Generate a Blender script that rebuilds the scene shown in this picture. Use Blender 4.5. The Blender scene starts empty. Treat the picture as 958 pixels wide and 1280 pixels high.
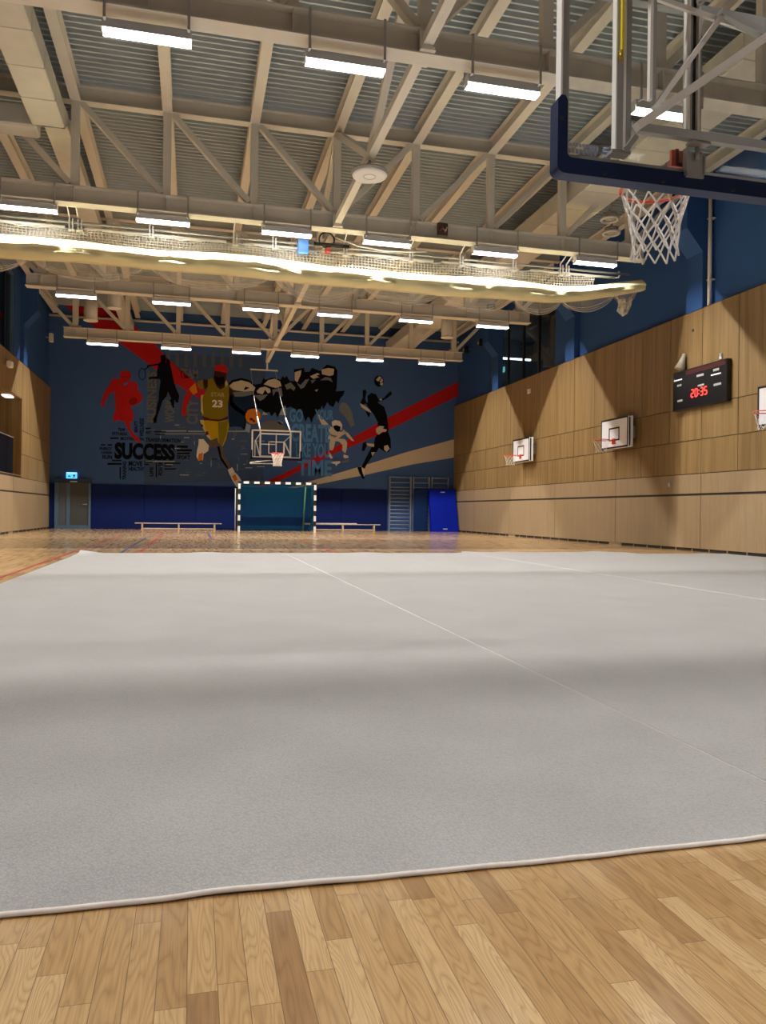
import bpy, math, random
from mathutils import Vector, Matrix

random.seed(11)
scene = bpy.context.scene
col = scene.collection

# ------------------------------------------------------------------ camera, world, exposure
cam_data = bpy.data.cameras.new('camera')
cam_data.sensor_fit = 'VERTICAL'
cam_data.sensor_height = 36.0
cam_data.lens = 36.0 * 975.5 / 1280.0
cam_data.clip_start = 0.05
cam_data.clip_end = 200
camera = bpy.data.objects.new('camera', cam_data)
col.objects.link(camera)
camera.location = (0, 0, 0.8117)
# level camera turned to the right of the hall's axis, rolled a little
camera.matrix_world = (Matrix.Translation((0, 0, 0.8117)) @ Matrix.Rotation(-0.2389, 4, 'Z')
                       @ Matrix.Rotation(math.pi / 2 + 0.0004, 4, 'X') @ Matrix.Rotation(0.0128, 4, 'Z'))
scene.camera = camera

world = bpy.data.worlds.new('world')
scene.world = world
world.use_nodes = True
world.node_tree.nodes['Background'].inputs[0].default_value = (0.02, 0.025, 0.035, 1)
world.node_tree.nodes['Background'].inputs[1].default_value = 0.5

scene.view_settings.view_transform = 'Standard'
scene.view_settings.look = 'None'
scene.view_settings.gamma = 1.0
scene.view_settings.use_curve_mapping = False
scene.view_settings.exposure = 0.0
LAMP = 8800.0          # strength of the narrow LED strip inside each batten
LENS = 12.0             # glow of the battens' opal side lenses
scene.cycles.max_bounces = 8
scene.cycles.diffuse_bounces = 5
scene.cycles.transparent_max_bounces = 16

# ------------------------------------------------------------------ room dimensions (metres)
XL, XR, D, YN = -5.55, 11.32, 33.23, -5.4
UL, UR = -5.65, 11.49            # upper blue walls stand back from the panelling
ZWOOD, ZDECK = 5.60, 8.885
TRUSS_Y = [-2.55, 3.75, 9.6, 15.9, 22.1, 28.25]
CX, STEP = 2.80, 1.69            # truss centre and node spacing
LAMP_X = [-3.08, -0.64, 1.78, 3.88, 6.30, 8.70]

# ------------------------------------------------------------------ materials
MATS = {}
def mat(name, color, rough=0.6, metal=0.0, noise=0.0, scale=8.0, emit=None, strength=0.0, spec=0.5, bump=0.0, alpha=1.0, trans=0.0):
    if name in MATS: return MATS[name]
    m = bpy.data.materials.new(name); m.use_nodes = True
    nt = m.node_tree; b = nt.nodes['Principled BSDF']
    b.inputs['Base Color'].default_value = (*color, 1)
    b.inputs['Roughness'].default_value = rough
    b.inputs['Metallic'].default_value = metal
    b.inputs['Specular IOR Level'].default_value = spec
    b.inputs['Transmission Weight'].default_value = trans
    if alpha < 1: b.inputs['Alpha'].default_value = alpha
    if emit:
        b.inputs['Emission Color'].default_value = (*emit, 1)
        b.inputs['Emission Strength'].default_value = strength
    if noise or bump:
        tc = nt.nodes.new('ShaderNodeTexCoord'); n = nt.nodes.new('ShaderNodeTexNoise')
        n.inputs['Scale'].default_value = scale; n.inputs['Detail'].default_value = 4
        nt.links.new(tc.outputs['Object'], n.inputs['Vector'])
        if noise:
            mx = nt.nodes.new('ShaderNodeMix'); mx.data_type = 'RGBA'
            mx.inputs[6].default_value = (*[c * (1 - noise) for c in color], 1)
            mx.inputs[7].default_value = (*[min(1, c * (1 + noise)) for c in color], 1)
            nt.links.new(n.outputs['Fac'], mx.inputs[0]); nt.links.new(mx.outputs[2], b.inputs['Base Color'])
        if bump:
            bp = nt.nodes.new('ShaderNodeBump'); bp.inputs['Strength'].default_value = bump; bp.inputs['Distance'].default_value = 0.01
            nt.links.new(n.outputs['Fac'], bp.inputs['Height']); nt.links.new(bp.outputs['Normal'], b.inputs['Normal'])
    MATS[name] = m
    return m

def nodes_of(name):
    m = bpy.data.materials.new(name); m.use_nodes = True; MATS[name] = m
    nt = m.node_tree
    return m, nt, nt.nodes['Principled BSDF']
def mk(nt, kind, **kw):
    n = nt.nodes.new(kind)
    for k, v in kw.items(): setattr(n, k, v)
    return n
def math_node(nt, op, a, b=None, c=None):
    n = nt.nodes.new('ShaderNodeMath'); n.operation = op
    for i, v in enumerate((a, b, c)):
        if v is None: continue
        if isinstance(v, (int, float)): n.inputs[i].default_value = v
        else: nt.links.new(v, n.inputs[i])
    return n.outputs[0]
def ramp(nt, fac, stops):
    r = nt.nodes.new('ShaderNodeValToRGB')
    e = r.color_ramp.elements
    while len(e) < len(stops): e.new(0.5)
    for el, (p, c) in zip(e, stops): el.position = p; el.color = (*c, 1)
    nt.links.new(fac, r.inputs[0]); return r.outputs[0]
def mixc(nt, fac, a, b, mode='MIX'):
    n = nt.nodes.new('ShaderNodeMix'); n.data_type = 'RGBA'; n.blend_type = mode
    for i, v in ((0, fac), (6, a), (7, b)):
        if isinstance(v, (int, float)): n.inputs[i].default_value = v
        elif isinstance(v, tuple): n.inputs[i].default_value = (*v, 1)
        else: nt.links.new(v, n.inputs[i])
    return n.outputs[2]

def make_floor_material():
    m, nt, b = nodes_of('ash_strip_parquet')
    tc = mk(nt, 'ShaderNodeTexCoord'); sep = mk(nt, 'ShaderNodeSeparateXYZ')
    nt.links.new(tc.outputs['Object'], sep.inputs[0])
    W, L = 0.0508, 0.46
    u = math_node(nt, 'DIVIDE', sep.outputs[0], W); cidx = math_node(nt, 'FLOOR', u); fu = math_node(nt, 'FRACT', u)
    wn = mk(nt, 'ShaderNodeTexWhiteNoise', noise_dimensions='1D'); nt.links.new(cidx, wn.inputs['W'])
    v = math_node(nt, 'ADD', math_node(nt, 'DIVIDE', sep.outputs[1], L), math_node(nt, 'MULTIPLY', wn.outputs['Value'], 7.0))
    # a second offset makes board lengths uneven
    ridx = math_node(nt, 'FLOOR', v); fv = math_node(nt, 'FRACT', v)
    cmb = mk(nt, 'ShaderNodeCombineXYZ'); nt.links.new(cidx, cmb.inputs[0]); nt.links.new(ridx, cmb.inputs[1])
    wn2 = mk(nt, 'ShaderNodeTexWhiteNoise', noise_dimensions='2D'); nt.links.new(cmb.outputs[0], wn2.inputs['Vector'])
    rnd = wn2.outputs['Value']
    tone = ramp(nt, rnd, [(0.0, (0.36, 0.190, 0.066)), (0.2, (0.50, 0.295, 0.115)), (0.6, (0.58, 0.362, 0.155)), (1.0, (0.70, 0.475, 0.235))])
    # cathedral grain: distorted bands along the board, shifted per board
    off = mk(nt, 'ShaderNodeCombineXYZ')
    nt.links.new(math_node(nt, 'MULTIPLY', rnd, 37.0), off.inputs[0]); nt.links.new(math_node(nt, 'MULTIPLY', rnd, 91.0), off.inputs[1])
    add = mk(nt, 'ShaderNodeVectorMath', operation='ADD'); nt.links.new(tc.outputs['Object'], add.inputs[0]); nt.links.new(off.outputs[0], add.inputs[1])
    mp = mk(nt, 'ShaderNodeMapping'); mp.inputs['Scale'].default_value = (26, 3.2, 1); nt.links.new(add.outputs[0], mp.inputs['Vector'])
    n1 = mk(nt, 'ShaderNodeTexNoise'); n1.inputs['Scale'].default_value = 0.8; n1.inputs['Detail'].default_value = 1.0
    nt.links.new(mp.outputs[0], n1.inputs['Vector'])
    rings = math_node(nt, 'FRACT', math_node(nt, 'MULTIPLY', n1.outputs['Fac'], math_node(nt, 'ADD', 7.0, math_node(nt, 'MULTIPLY', wn2.outputs['Value'], 17.0))))
    tri = math_node(nt, 'ABSOLUTE', math_node(nt, 'SUBTRACT', rings, 0.5))
    grain = ramp(nt, tri, [(0.0, (0.80, 0.75, 0.68)), (0.2, (0.97, 0.96, 0.95)), (0.5, (1.05, 1.06, 1.07))])
    mp2 = mk(nt, 'ShaderNodeMapping'); mp2.inputs['Scale'].default_value = (330, 9, 1); nt.links.new(add.outputs[0], mp2.inputs['Vector'])
    n2 = mk(nt, 'ShaderNodeTexNoise'); n2.inputs['Scale'].default_value = 1.0; n2.inputs['Detail'].default_value = 3
    nt.links.new(mp2.outputs[0], n2.inputs['Vector'])
    fine = ramp(nt, n2.outputs['Fac'], [(0.3, (0.84, 0.82, 0.8)), (0.6, (1.03, 1.03, 1.03))])
    c = mixc(nt, 1.0, tone, grain, 'MULTIPLY'); c = mixc(nt, 1.0, c, fine, 'MULTIPLY')
    e1 = math_node(nt, 'MINIMUM', fu, math_node(nt, 'SUBTRACT', 1.0, fu))
    e2 = math_node(nt, 'MULTIPLY', math_node(nt, 'MINIMUM', fv, math_node(nt, 'SUBTRACT', 1.0, fv)), L / W)
    edge = math_node(nt, 'LESS_THAN', math_node(nt, 'MINIMUM', e1, e2), 0.016)
    c = mixc(nt, math_node(nt, 'MULTIPLY', edge, 0.75), c, (0.13, 0.07, 0.03))
    nt.links.new(c, b.inputs['Base Color'])
    b.inputs['Roughness'].default_value = 0.40
    b.inputs['Coat Weight'].default_value = 1.0; b.inputs['Coat Roughness'].default_value = 0.16; b.inputs['Coat IOR'].default_value = 1.6
    b.inputs['Specular IOR Level'].default_value = 0.45
    return m

def make_veneer(name, lo, hi, sx=60, sz=0.9, amt=1.0):
    m, nt, b = nodes_of(name)
    tc = mk(nt, 'ShaderNodeTexCoord'); oi = mk(nt, 'ShaderNodeObjectInfo')
    off = mk(nt, 'ShaderNodeCombineXYZ')
    for i in range(3): nt.links.new(math_node(nt, 'MULTIPLY', oi.outputs['Random'], 50.0 + 13 * i), off.inputs[i])
    add = mk(nt, 'ShaderNodeVectorMath', operation='ADD'); nt.links.new(tc.outputs['Object'], add.inputs[0]); nt.links.new(off.outputs[0], add.inputs[1])
    mp = mk(nt, 'ShaderNodeMapping'); mp.inputs['Scale'].default_value = (sx, sx, sz); nt.links.new(add.outputs[0], mp.inputs['Vector'])
    n = mk(nt, 'ShaderNodeTexNoise'); n.inputs['Scale'].default_value = 1; n.inputs['Detail'].default_value = 5
    nt.links.new(mp.outputs[0], n.inputs['Vector'])
    mp2 = mk(nt, 'ShaderNodeMapping'); mp2.inputs['Scale'].default_value = (7, 7, 0.25); nt.links.new(add.outputs[0], mp2.inputs['Vector'])
    n2 = mk(nt, 'ShaderNodeTexNoise'); n2.inputs['Scale'].default_value = 1; n2.inputs['Detail'].default_value = 2
    nt.links.new(mp2.outputs[0], n2.inputs['Vector'])
    f = math_node(nt, 'ADD', math_node(nt, 'MULTIPLY', n.outputs['Fac'], 0.5), math_node(nt, 'MULTIPLY', n2.outputs['Fac'], 0.5))
    f = math_node(nt, 'ADD', f, math_node(nt, 'MULTIPLY', math_node(nt, 'SUBTRACT', oi.outputs['Random'], 0.5), 0.06 * amt))
    nt.links.new(ramp(nt, f, [(0.38, lo), (0.62, hi)]), b.inputs['Base Color'])
    b.inputs['Roughness'].default_value = 0.5
    b.inputs['Specular IOR Level'].default_value = 0.3
    return m

def make_carpet_material():
    m, nt, b = nodes_of('pale_grey_carpet')
    tc = mk(nt, 'ShaderNodeTexCoord')
    n1 = mk(nt, 'ShaderNodeTexNoise'); n1.inputs['Scale'].default_value = 2.2; n1.inputs['Detail'].default_value = 5
    n2 = mk(nt, 'ShaderNodeTexNoise'); n2.inputs['Scale'].default_value = 260; n2.inputs['Detail'].default_value = 2
    mp = mk(nt, 'ShaderNodeMapping'); mp.inputs['Scale'].default_value = (150, 90, 1)
    w = mk(nt, 'ShaderNodeTexVoronoi'); w.inputs['Scale'].default_value = 1.0
    for n in (n1, n2): nt.links.new(tc.outputs['Object'], n.inputs['Vector'])
    nt.links.new(tc.outputs['Object'], mp.inputs['Vector']); nt.links.new(mp.outputs[0], w.inputs['Vector'])
    c1 = ramp(nt, n1.outputs['Fac'], [(0.3, (0.44, 0.437, 0.43)), (0.7, (0.515, 0.512, 0.505))])
    c2 = ramp(nt, n2.outputs['Fac'], [(0.3, (0.80, 0.80, 0.80)), (0.7, (1.08, 1.08, 1.08))])
    c3 = ramp(nt, w.outputs['Distance'], [(0.0, (1.06, 1.06, 1.06)), (0.9, (0.82, 0.82, 0.82))])
    c = mixc(nt, 1.0, c1, c2, 'MULTIPLY'); c = mixc(nt, 1.0, c, c3, 'MULTIPLY')
    nt.links.new(c, b.inputs['Base Color'])
    b.inputs['Roughness'].default_value = 0.95; b.inputs['Specular IOR Level'].default_value = 0.15
    b.inputs['Sheen Weight'].default_value = 1.0; b.inputs['Sheen Roughness'].default_value = 0.35
    bp = mk(nt, 'ShaderNodeBump'); bp.inputs['Strength'].default_value = 0.35; bp.inputs['Distance'].default_value = 0.004
    nt.links.new(math_node(nt, 'ADD', n2.outputs['Fac'], math_node(nt, 'MULTIPLY', w.outputs['Distance'], -0.7)), bp.inputs['Height'])
    nt.links.new(bp.outputs['Normal'], b.inputs['Normal'])
    return m

def make_gauze(name, color, cover, scale):
    """fine netting: a woven grid of threads with holes between them"""
    m, nt, b = nodes_of(name)
    out = [n for n in nt.nodes if n.type == 'OUTPUT_MATERIAL'][0]
    b.inputs['Base Color'].default_value = (*color, 1); b.inputs['Roughness'].default_value = 0.8
    tc = mk(nt, 'ShaderNodeTexCoord'); sep = mk(nt, 'ShaderNodeSeparateXYZ'); nt.links.new(tc.outputs['Object'], sep.inputs[0])
    n = mk(nt, 'ShaderNodeTexNoise'); n.inputs['Scale'].default_value = scale; n.inputs['Detail'].default_value = 3
    nt.links.new(tc.outputs['Object'], n.inputs['Vector'])
    fac = ramp(nt, n.outputs['Fac'], [(0.35, (cover * 0.6,) * 3), (0.7, (min(1, cover * 1.5),) * 3)])
    tr = mk(nt, 'ShaderNodeBsdfTransparent'); mx = mk(nt, 'ShaderNodeMixShader')
    nt.links.new(fac, mx.inputs[0]); nt.links.new(tr.outputs[0], mx.inputs[1]); nt.links.new(b.outputs[0], mx.inputs[2])
    nt.links.new(mx.outputs[0], out.inputs['Surface'])
    return m

def make_clear(name, color, rough=0.0, refl=0.12, smudge=0.0):
    """thin clear sheet: mostly transparent, mirror reflection at the surface"""
    m, nt, b = nodes_of(name)
    out = [n for n in nt.nodes if n.type == 'OUTPUT_MATERIAL'][0]
    tr = mk(nt, 'ShaderNodeBsdfTransparent'); tr.inputs[0].default_value = (*color, 1)
    gl = mk(nt, 'ShaderNodeBsdfGlossy'); gl.inputs['Roughness'].default_value = rough
    fr = mk(nt, 'ShaderNodeLayerWeight'); fr.inputs[0].default_value = 0.5
    mx = mk(nt, 'ShaderNodeMixShader')
    nt.links.new(math_node(nt, 'ADD', math_node(nt, 'MULTIPLY', math_node(nt, 'POWER', fr.outputs['Facing'], 5.0), 0.9), refl), mx.inputs[0])
    nt.links.new(tr.outputs[0], mx.inputs[1]); nt.links.new(gl.outputs[0], mx.inputs[2])
    last = mx.outputs[0]
    if smudge:
        tc = mk(nt, 'ShaderNodeTexCoord'); n = mk(nt, 'ShaderNodeTexNoise'); n.inputs['Scale'].default_value = 5; n.inputs['Detail'].default_value = 6
        nt.links.new(tc.outputs['Object'], n.inputs['Vector'])
        d = mk(nt, 'ShaderNodeBsdfDiffuse'); d.inputs[0].default_value = (0.7, 0.7, 0.7, 1)
        f = ramp(nt, n.outputs['Fac'], [(0.45, (0.01,) * 3), (0.75, (smudge,) * 3)])
        m2 = mk(nt, 'ShaderNodeMixShader'); nt.links.new(f, m2.inputs[0]); nt.links.new(last, m2.inputs[1]); nt.links.new(d.outputs[0], m2.inputs[2])
        last = m2.outputs[0]
    nt.links.new(last, out.inputs['Surface'])
    return m

FLOOR = make_floor_material()
VENEER = make_veneer('oak_veneer', (0.185, 0.113, 0.042), (0.285, 0.182, 0.076))
PLY = make_veneer('plain_birch_panel', (0.285, 0.200, 0.112), (0.325, 0.233, 0.133), 25, 2.0, 0.6)
CARPET = make_carpet_material()
BLUEWALL = mat('blue_wall_paint', (0.030, 0.085, 0.250), 0.65, noise=0.05, scale=1.5, spec=0.15)
MURALWALL = mat('mural_wall_paint', (0.046, 0.104, 0.268), 0.7, noise=0.05, scale=1.5, spec=0.15)
STEEL = mat('cream_steel_paint', (0.66, 0.615, 0.535), 0.5, noise=0.06, scale=3, spec=0.35)
DECK = mat('galvanised_deck', (0.43, 0.485, 0.51), 0.5, 0.1, noise=0.12, scale=2.5)
DUCT = mat('duct_foil_wrap', (0.57, 0.54, 0.47), 0.5, noise=0.10, scale=4, bump=0.3)
DARKGAP = mat('dark_joint', (0.03, 0.022, 0.018), 0.8)
LAMPBODY = mat('lamp_housing_grey', (0.55, 0.55, 0.56), 0.4)
STRAP = mat('dark_strap', (0.36, 0.335, 0.305), 0.5)
LAMPGLOW = mat('led_strip', (0.1, 0.1, 0.1), 0.6, emit=(1.0, 0.97, 0.92), strength=LAMP, spec=0.0)
LENSGLOW = mat('opal_lens', (0.05, 0.05, 0.05), 0.6, emit=(1.0, 0.98, 0.95), strength=LENS, spec=0.0)
WHITE = mat('white_paint', (0.78, 0.77, 0.75), 0.4)
BLACK = mat('black_plastic', (0.012, 0.012, 0.014), 0.4)
PAD = mat('navy_wall_pad', (0.002, 0.0105, 0.085), 0.6, noise=0.08, scale=3, spec=0.15)
MATBLUE = mat('bright_blue_vinyl', (0.001, 0.013, 0.36), 0.5, noise=0.05, scale=3, spec=0.15)
ALU = mat('aluminium', (0.62, 0.62, 0.61), 0.35, 0.6)
GREYSTEEL = mat('grey_steel', (0.34, 0.335, 0.32), 0.4, 0.3)
LIGHTSTEEL = mat('pale_steel_paint', (0.74, 0.72, 0.68), 0.4)
RIMRED = mat('orange_red_enamel', (0.72, 0.085, 0.03), 0.35)
CORD = mat('white_cord', (0.78, 0.74, 0.70), 0.8)
NAVYFOAM = mat('navy_foam', (0.003, 0.013, 0.062), 0.5, spec=0.3)
TEAL = mat('teal_netting', (0.003, 0.050, 0.105), 0.8, spec=0.1)
GREENPOLE = mat('green_pole', (0.05, 0.16, 0.09), 0.5)
BENCHWOOD = mat('bench_wood', (0.58, 0.43, 0.28), 0.45, noise=0.1, scale=6)
BARSWOOD = mat('wall_bar_paint', (0.16, 0.20, 0.30), 0.5, noise=0.08, scale=6)
VINYL = mat('cream_vinyl', (0.72, 0.64, 0.35), 0.6, noise=0.04, scale=3)
GAUZE = make_gauze('white_fine_netting', (0.80, 0.76, 0.66), 0.17, 3)
GLASS = make_clear('backboard_glass', (0.93, 0.95, 0.94), 0.02, 0.008, 0.14)
DARKGLASS = make_clear('gallery_glass', (0.55, 0.6, 0.62), 0.0, 0.06)
RAILGLASS = make_clear('railing_glass', (0.55, 0.6, 0.66), 0.0, 0.10)

# ------------------------------------------------------------------ mesh builder
class MB:
    def __init__(self):
        self.v = []; self.f = []; self.mi = []; self.sm = []; self.cur = 0; self.smooth = False
    def face(self, idx): self.f.append(tuple(idx)); self.mi.append(self.cur); self.sm.append(self.smooth)
    def add(self, pts): n = len(self.v); self.v += [tuple(p) for p in pts]; return n
    def box(self, x0, x1, y0, y1, z0, z1):
        n = self.add([(x0, y0, z0), (x1, y0, z0), (x1, y1, z0), (x0, y1, z0), (x0, y0, z1), (x1, y0, z1), (x1, y1, z1), (x0, y1, z1)])
        for q in ((0, 3, 2, 1), (4, 5, 6, 7), (0, 1, 5, 4), (1, 2, 6, 5), (2, 3, 7, 6), (3, 0, 4, 7)): self.face([n + i for i in q])
        return self
    def cbox(self, x0, x1, y0, y1, z0, z1, c=0.01):
        """box with all edges chamfered"""
        def ring(x0, x1, y0, y1, z, k):
            return [(x0 + k, y0, z), (x1 - k, y0, z), (x1, y0 + k, z), (x1, y1 - k, z), (x1 - k, y1, z), (x0 + k, y1, z), (x0, y1 - k, z), (x0, y0 + k, z)]
        r = [ring(x0 + c, x1 - c, y0 + c, y1 - c, z0, c * .5), ring(x0, x1, y0, y1, z0 + c, c), ring(x0, x1, y0, y1, z1 - c, c), ring(x0 + c, x1 - c, y0 + c, y1 - c, z1, c * .5)]
        n = self.add([p for q in r for p in q])
        for k in range(3):
            for i in range(8):
                j = (i + 1) % 8; self.face([n + k * 8 + i, n + k * 8 + j, n + (k + 1) * 8 + j, n + (k + 1) * 8 + i])
        self.face([n + i for i in range(7, -1, -1)]); self.face([n + 24 + i for i in range(8)])
        return self
    def beam(self, p, q, w, h, up=(0, 0, 1)):
        p, q = Vector(p), Vector(q); d = (q - p).normalized(); u = Vector(up)
        s = d.cross(u)
        if s.length < 1e-4: s = d.cross(Vector((0, 1, 0)))
        s.normalize(); t = s.cross(d).normalized(); s *= w / 2; t *= h / 2
        n = self.add([p - s - t, p + s - t, p + s + t, p - s + t, q - s - t, q + s - t, q + s + t, q - s + t])
        for c in ((0, 3, 2, 1), (4, 5, 6, 7), (0, 1, 5, 4), (1, 2, 6, 5), (2, 3, 7, 6), (3, 0, 4, 7)): self.face([n + i for i in c])
        return self
    def tube(self, pts, r, n=8, closed=False, cap=True):
        pts = [Vector(p) for p in pts]; m = len(pts); old = self.smooth; self.smooth = True
        rr = r if isinstance(r, (list, tuple)) else [r] * m
        base = []; ref = None
        for i in range(m):
            if closed: d = pts[(i + 1) % m] - pts[(i - 1) % m]
            else: d = pts[min(i + 1, m - 1)] - pts[max(i - 1, 0)]
            d.normalize()
            if ref is None:
                ref = Vector((0, 0, 1)) if abs(d.z) < 0.9 else Vector((1, 0, 0))
            s = d.cross(ref); s.normalize(); t = s.cross(d).normalized(); ref = t
            base.append(self.add([pts[i] + (s * math.cos(2 * math.pi * k / n) + t * math.sin(2 * math.pi * k / n)) * rr[i] for k in range(n)]))
        for i in range(m if closed else m - 1):
            a, b = base[i], base[(i + 1) % m]
            for k in range(n): self.face([a + k, a + (k + 1) % n, b + (k + 1) % n, b + k])
        self.smooth = old
        if cap and not closed:
            self.face([base[0] + k for k in range(n - 1, -1, -1)]); self.face([base[-1] + k for k in range(n)])
        return self
    def cyl(self, p, q, r, n=16, r2=None): return self.tube([p, q], [r, r if r2 is None else r2], n)
    def prism(self, prof, axis, a, b):
        """closed 2-D profile swept from a to b along an axis"""
        def pt(u, v, w): return {'x': (w, u, v), 'y': (u, w, v), 'z': (u, v, w)}[axis]
        n = self.add([pt(u, v, a) for u, v in prof] + [pt(u, v, b) for u, v in prof]); m = len(prof)
        for i in range(m): j = (i + 1) % m; self.face([n + i, n + j, n + m + j, n + m + i])
        self.face([n + i for i in range(m - 1, -1, -1)]); self.face([n + m + i for i in range(m)])
        return self
    def grid(self, rows, smooth=True, close=False):
        old = self.smooth; self.smooth = smooth
        m = len(rows[0]); n = self.add([p for r in rows for p in r])
        for i in range(len(rows) - 1):
            for k in range(m if close else m - 1):
                kk = (k + 1) % m
                self.face([n + i * m + k, n + i * m + kk, n + (i + 1) * m + kk, n + (i + 1) * m + k])
        self.smooth = old
        return self
    def build(self, name, mats, parent=None, origin=None):
        me = bpy.data.meshes.new(name)
        if parent is not None: o0 = Vector(WORLD[parent.name])
        elif origin is not None: o0 = Vector(origin)
        else:
            xs = [p[0] for p in self.v]; ys = [p[1] for p in self.v]; zs = [p[2] for p in self.v]
            o0 = Vector(((min(xs) + max(xs)) / 2, (min(ys) + max(ys)) / 2, min(zs)))
        own = o0
        me.from_pydata([tuple(Vector(p) - own) for p in self.v], [], self.f)
        if not isinstance(mats, (list, tuple)): mats = [mats]
        for m in mats: me.materials.append(m)
        for p, i, s in zip(me.polygons, self.mi, self.sm): p.material_index = i; p.use_smooth = s
        me.update()
        o = bpy.data.objects.new(name, me); col.objects.link(o)
        if parent is not None: o.parent = parent
        else: o.location = o0
        WORLD[o.name] = tuple(o0)
        return o
WORLD = {}
def tag(o, label=None, cat=None, group=None, kind=None):
    if label: o['label'] = label
    if cat: o['category'] = cat
    if group: o['group'] = group
    if kind: o['kind'] = kind
    return o
def empty(name, loc, label=None, cat=None, group=None, kind=None):
    o = bpy.data.objects.new(name, None); col.objects.link(o); o.location = loc; o.empty_display_size = 0.2
    WORLD[o.name] = tuple(loc)
    return tag(o, label, cat, group, kind)
def children(o): return [c for c in bpy.data.objects if c.parent == o]
def copy_tree(o, parent=None):
    c = o.copy(); col.objects.link(c)
    if parent is not None: c.parent = parent
    for ch in children(o): copy_tree(ch, c)
    return c
def struct(o): o['kind'] = 'structure'; return o

# ------------------------------------------------------------------ floor, court lines
fl = MB(); fl.box(XL - 2.6, XR + 3.4, YN - 0.2, D + 0.2, -0.12, 0.0)
floor = struct(fl.build('floor', FLOOR, origin=(0, 0, 0)))
REDLINE = mat('red_line_paint', (0.30, 0.025, 0.02), 0.4); BLUELINE = mat('blue_line_paint', (0.02, 0.035, 0.12), 0.4)
def court_line(pts, w, m):
    b = MB(); rows = []
    for i, (x, y) in enumerate(pts):
        a = pts[max(i - 1, 0)]; c = pts[min(i + 1, len(pts) - 1)]
        dx, dy = c[0] - a[0], c[1] - a[1]; l = math.hypot(dx, dy); nx, ny = -dy / l * w / 2, dx / l * w / 2
        rows.append([(x + nx, y + ny, 0.002), (x - nx, y - ny, 0.002)])
    b.grid(rows, smooth=False); return b.build('court_line', m, floor)
court_line([(-2.16, YN), (-2.16, 25.3)], 0.05, REDLINE); court_line([(-2.16, 25.3), (-0.9, 25.3)], 0.05, REDLINE)
court_line([(-1.29, 9), (-1.29, 23.4)], 0.05, BLUELINE)
court_line([(-0.94, 9), (-0.98, 27.5)], 0.05, REDLINE)
court_line([(0.52, 22.3), (0.51, 27.6)], 0.05, BLUELINE)
court_line([(2.96, 22.3), (2.74, 15)], 0.05, REDLINE)
court_line([(1.3 + 1.8 * math.cos(a), 14.0 + 1.8 * math.sin(a)) for a in [k * math.pi / 24 for k in range(25)]], 0.05, BLUELINE)
court_line([(1.75 + 3.0 + 9 * math.cos(a), 31 + 9 * math.sin(a)) for a in [math.pi + k * math.pi / 40 for k in range(41)]], 0.04, BLUELINE)

# ------------------------------------------------------------------ walls
def upper_wall(name, x0, x1, y0, y1, holes, zt=9.3):
    """blue wall with rectangular openings (y0,y1,z0,z1)"""
    b = MB(); ys = y0
    for (a, c, z0, z1) in sorted(holes):
        b.box(x0, x1, ys, a, 0, zt); b.box(x0, x1, a, c, 0, z0); b.box(x0, x1, a, c, z1, zt); ys = c
    b.box(x0, x1, ys, y1, 0, zt)
    return struct(b.build(name, BLUEWALL))
WR = (23.55, 29.35, 5.35, 8.3); WL = (19.6, 27.1, 5.35, 8.3)
GAL = (13.0, 27.95, 1.86, 4.42)
wall_right = upper_wall('wall_right', UR, UR + 0.3, YN, D, [WR])
b = MB()
b.box(UL - .3, UL, YN, GAL[0], 0, 9.3); b.box(UL - .3, UL, GAL[1], D, 0, 9.3)
b.box(UL - .3, UL, GAL[0], GAL[1], 0, GAL[2]); b.box(UL - .3, UL, GAL[0], GAL[1], GAL[3], WL[2])
b.box(UL - .3, UL, GAL[0], WL[0], WL[2], 9.3); b.box(UL - .3, UL, WL[1], GAL[1], WL[2], 9.3); b.box(UL - .3, UL, WL[0], WL[1], WL[3], 9.3)
wall_left = struct(b.build('wall_left', BLUEWALL))
wb = MB(); wb.box(UL - 0.3, UR + 0.3, D, D + 0.25, 0, 9.3)
wall_back = struct(wb.build('wall_back', MURALWALL))
wf = MB(); wf.box(UL - 0.3, UR + 0.3, YN - 0.25, YN, 0, 9.3)
wall_front = struct(wf.build('wall_front', BLUEWALL))

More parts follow.
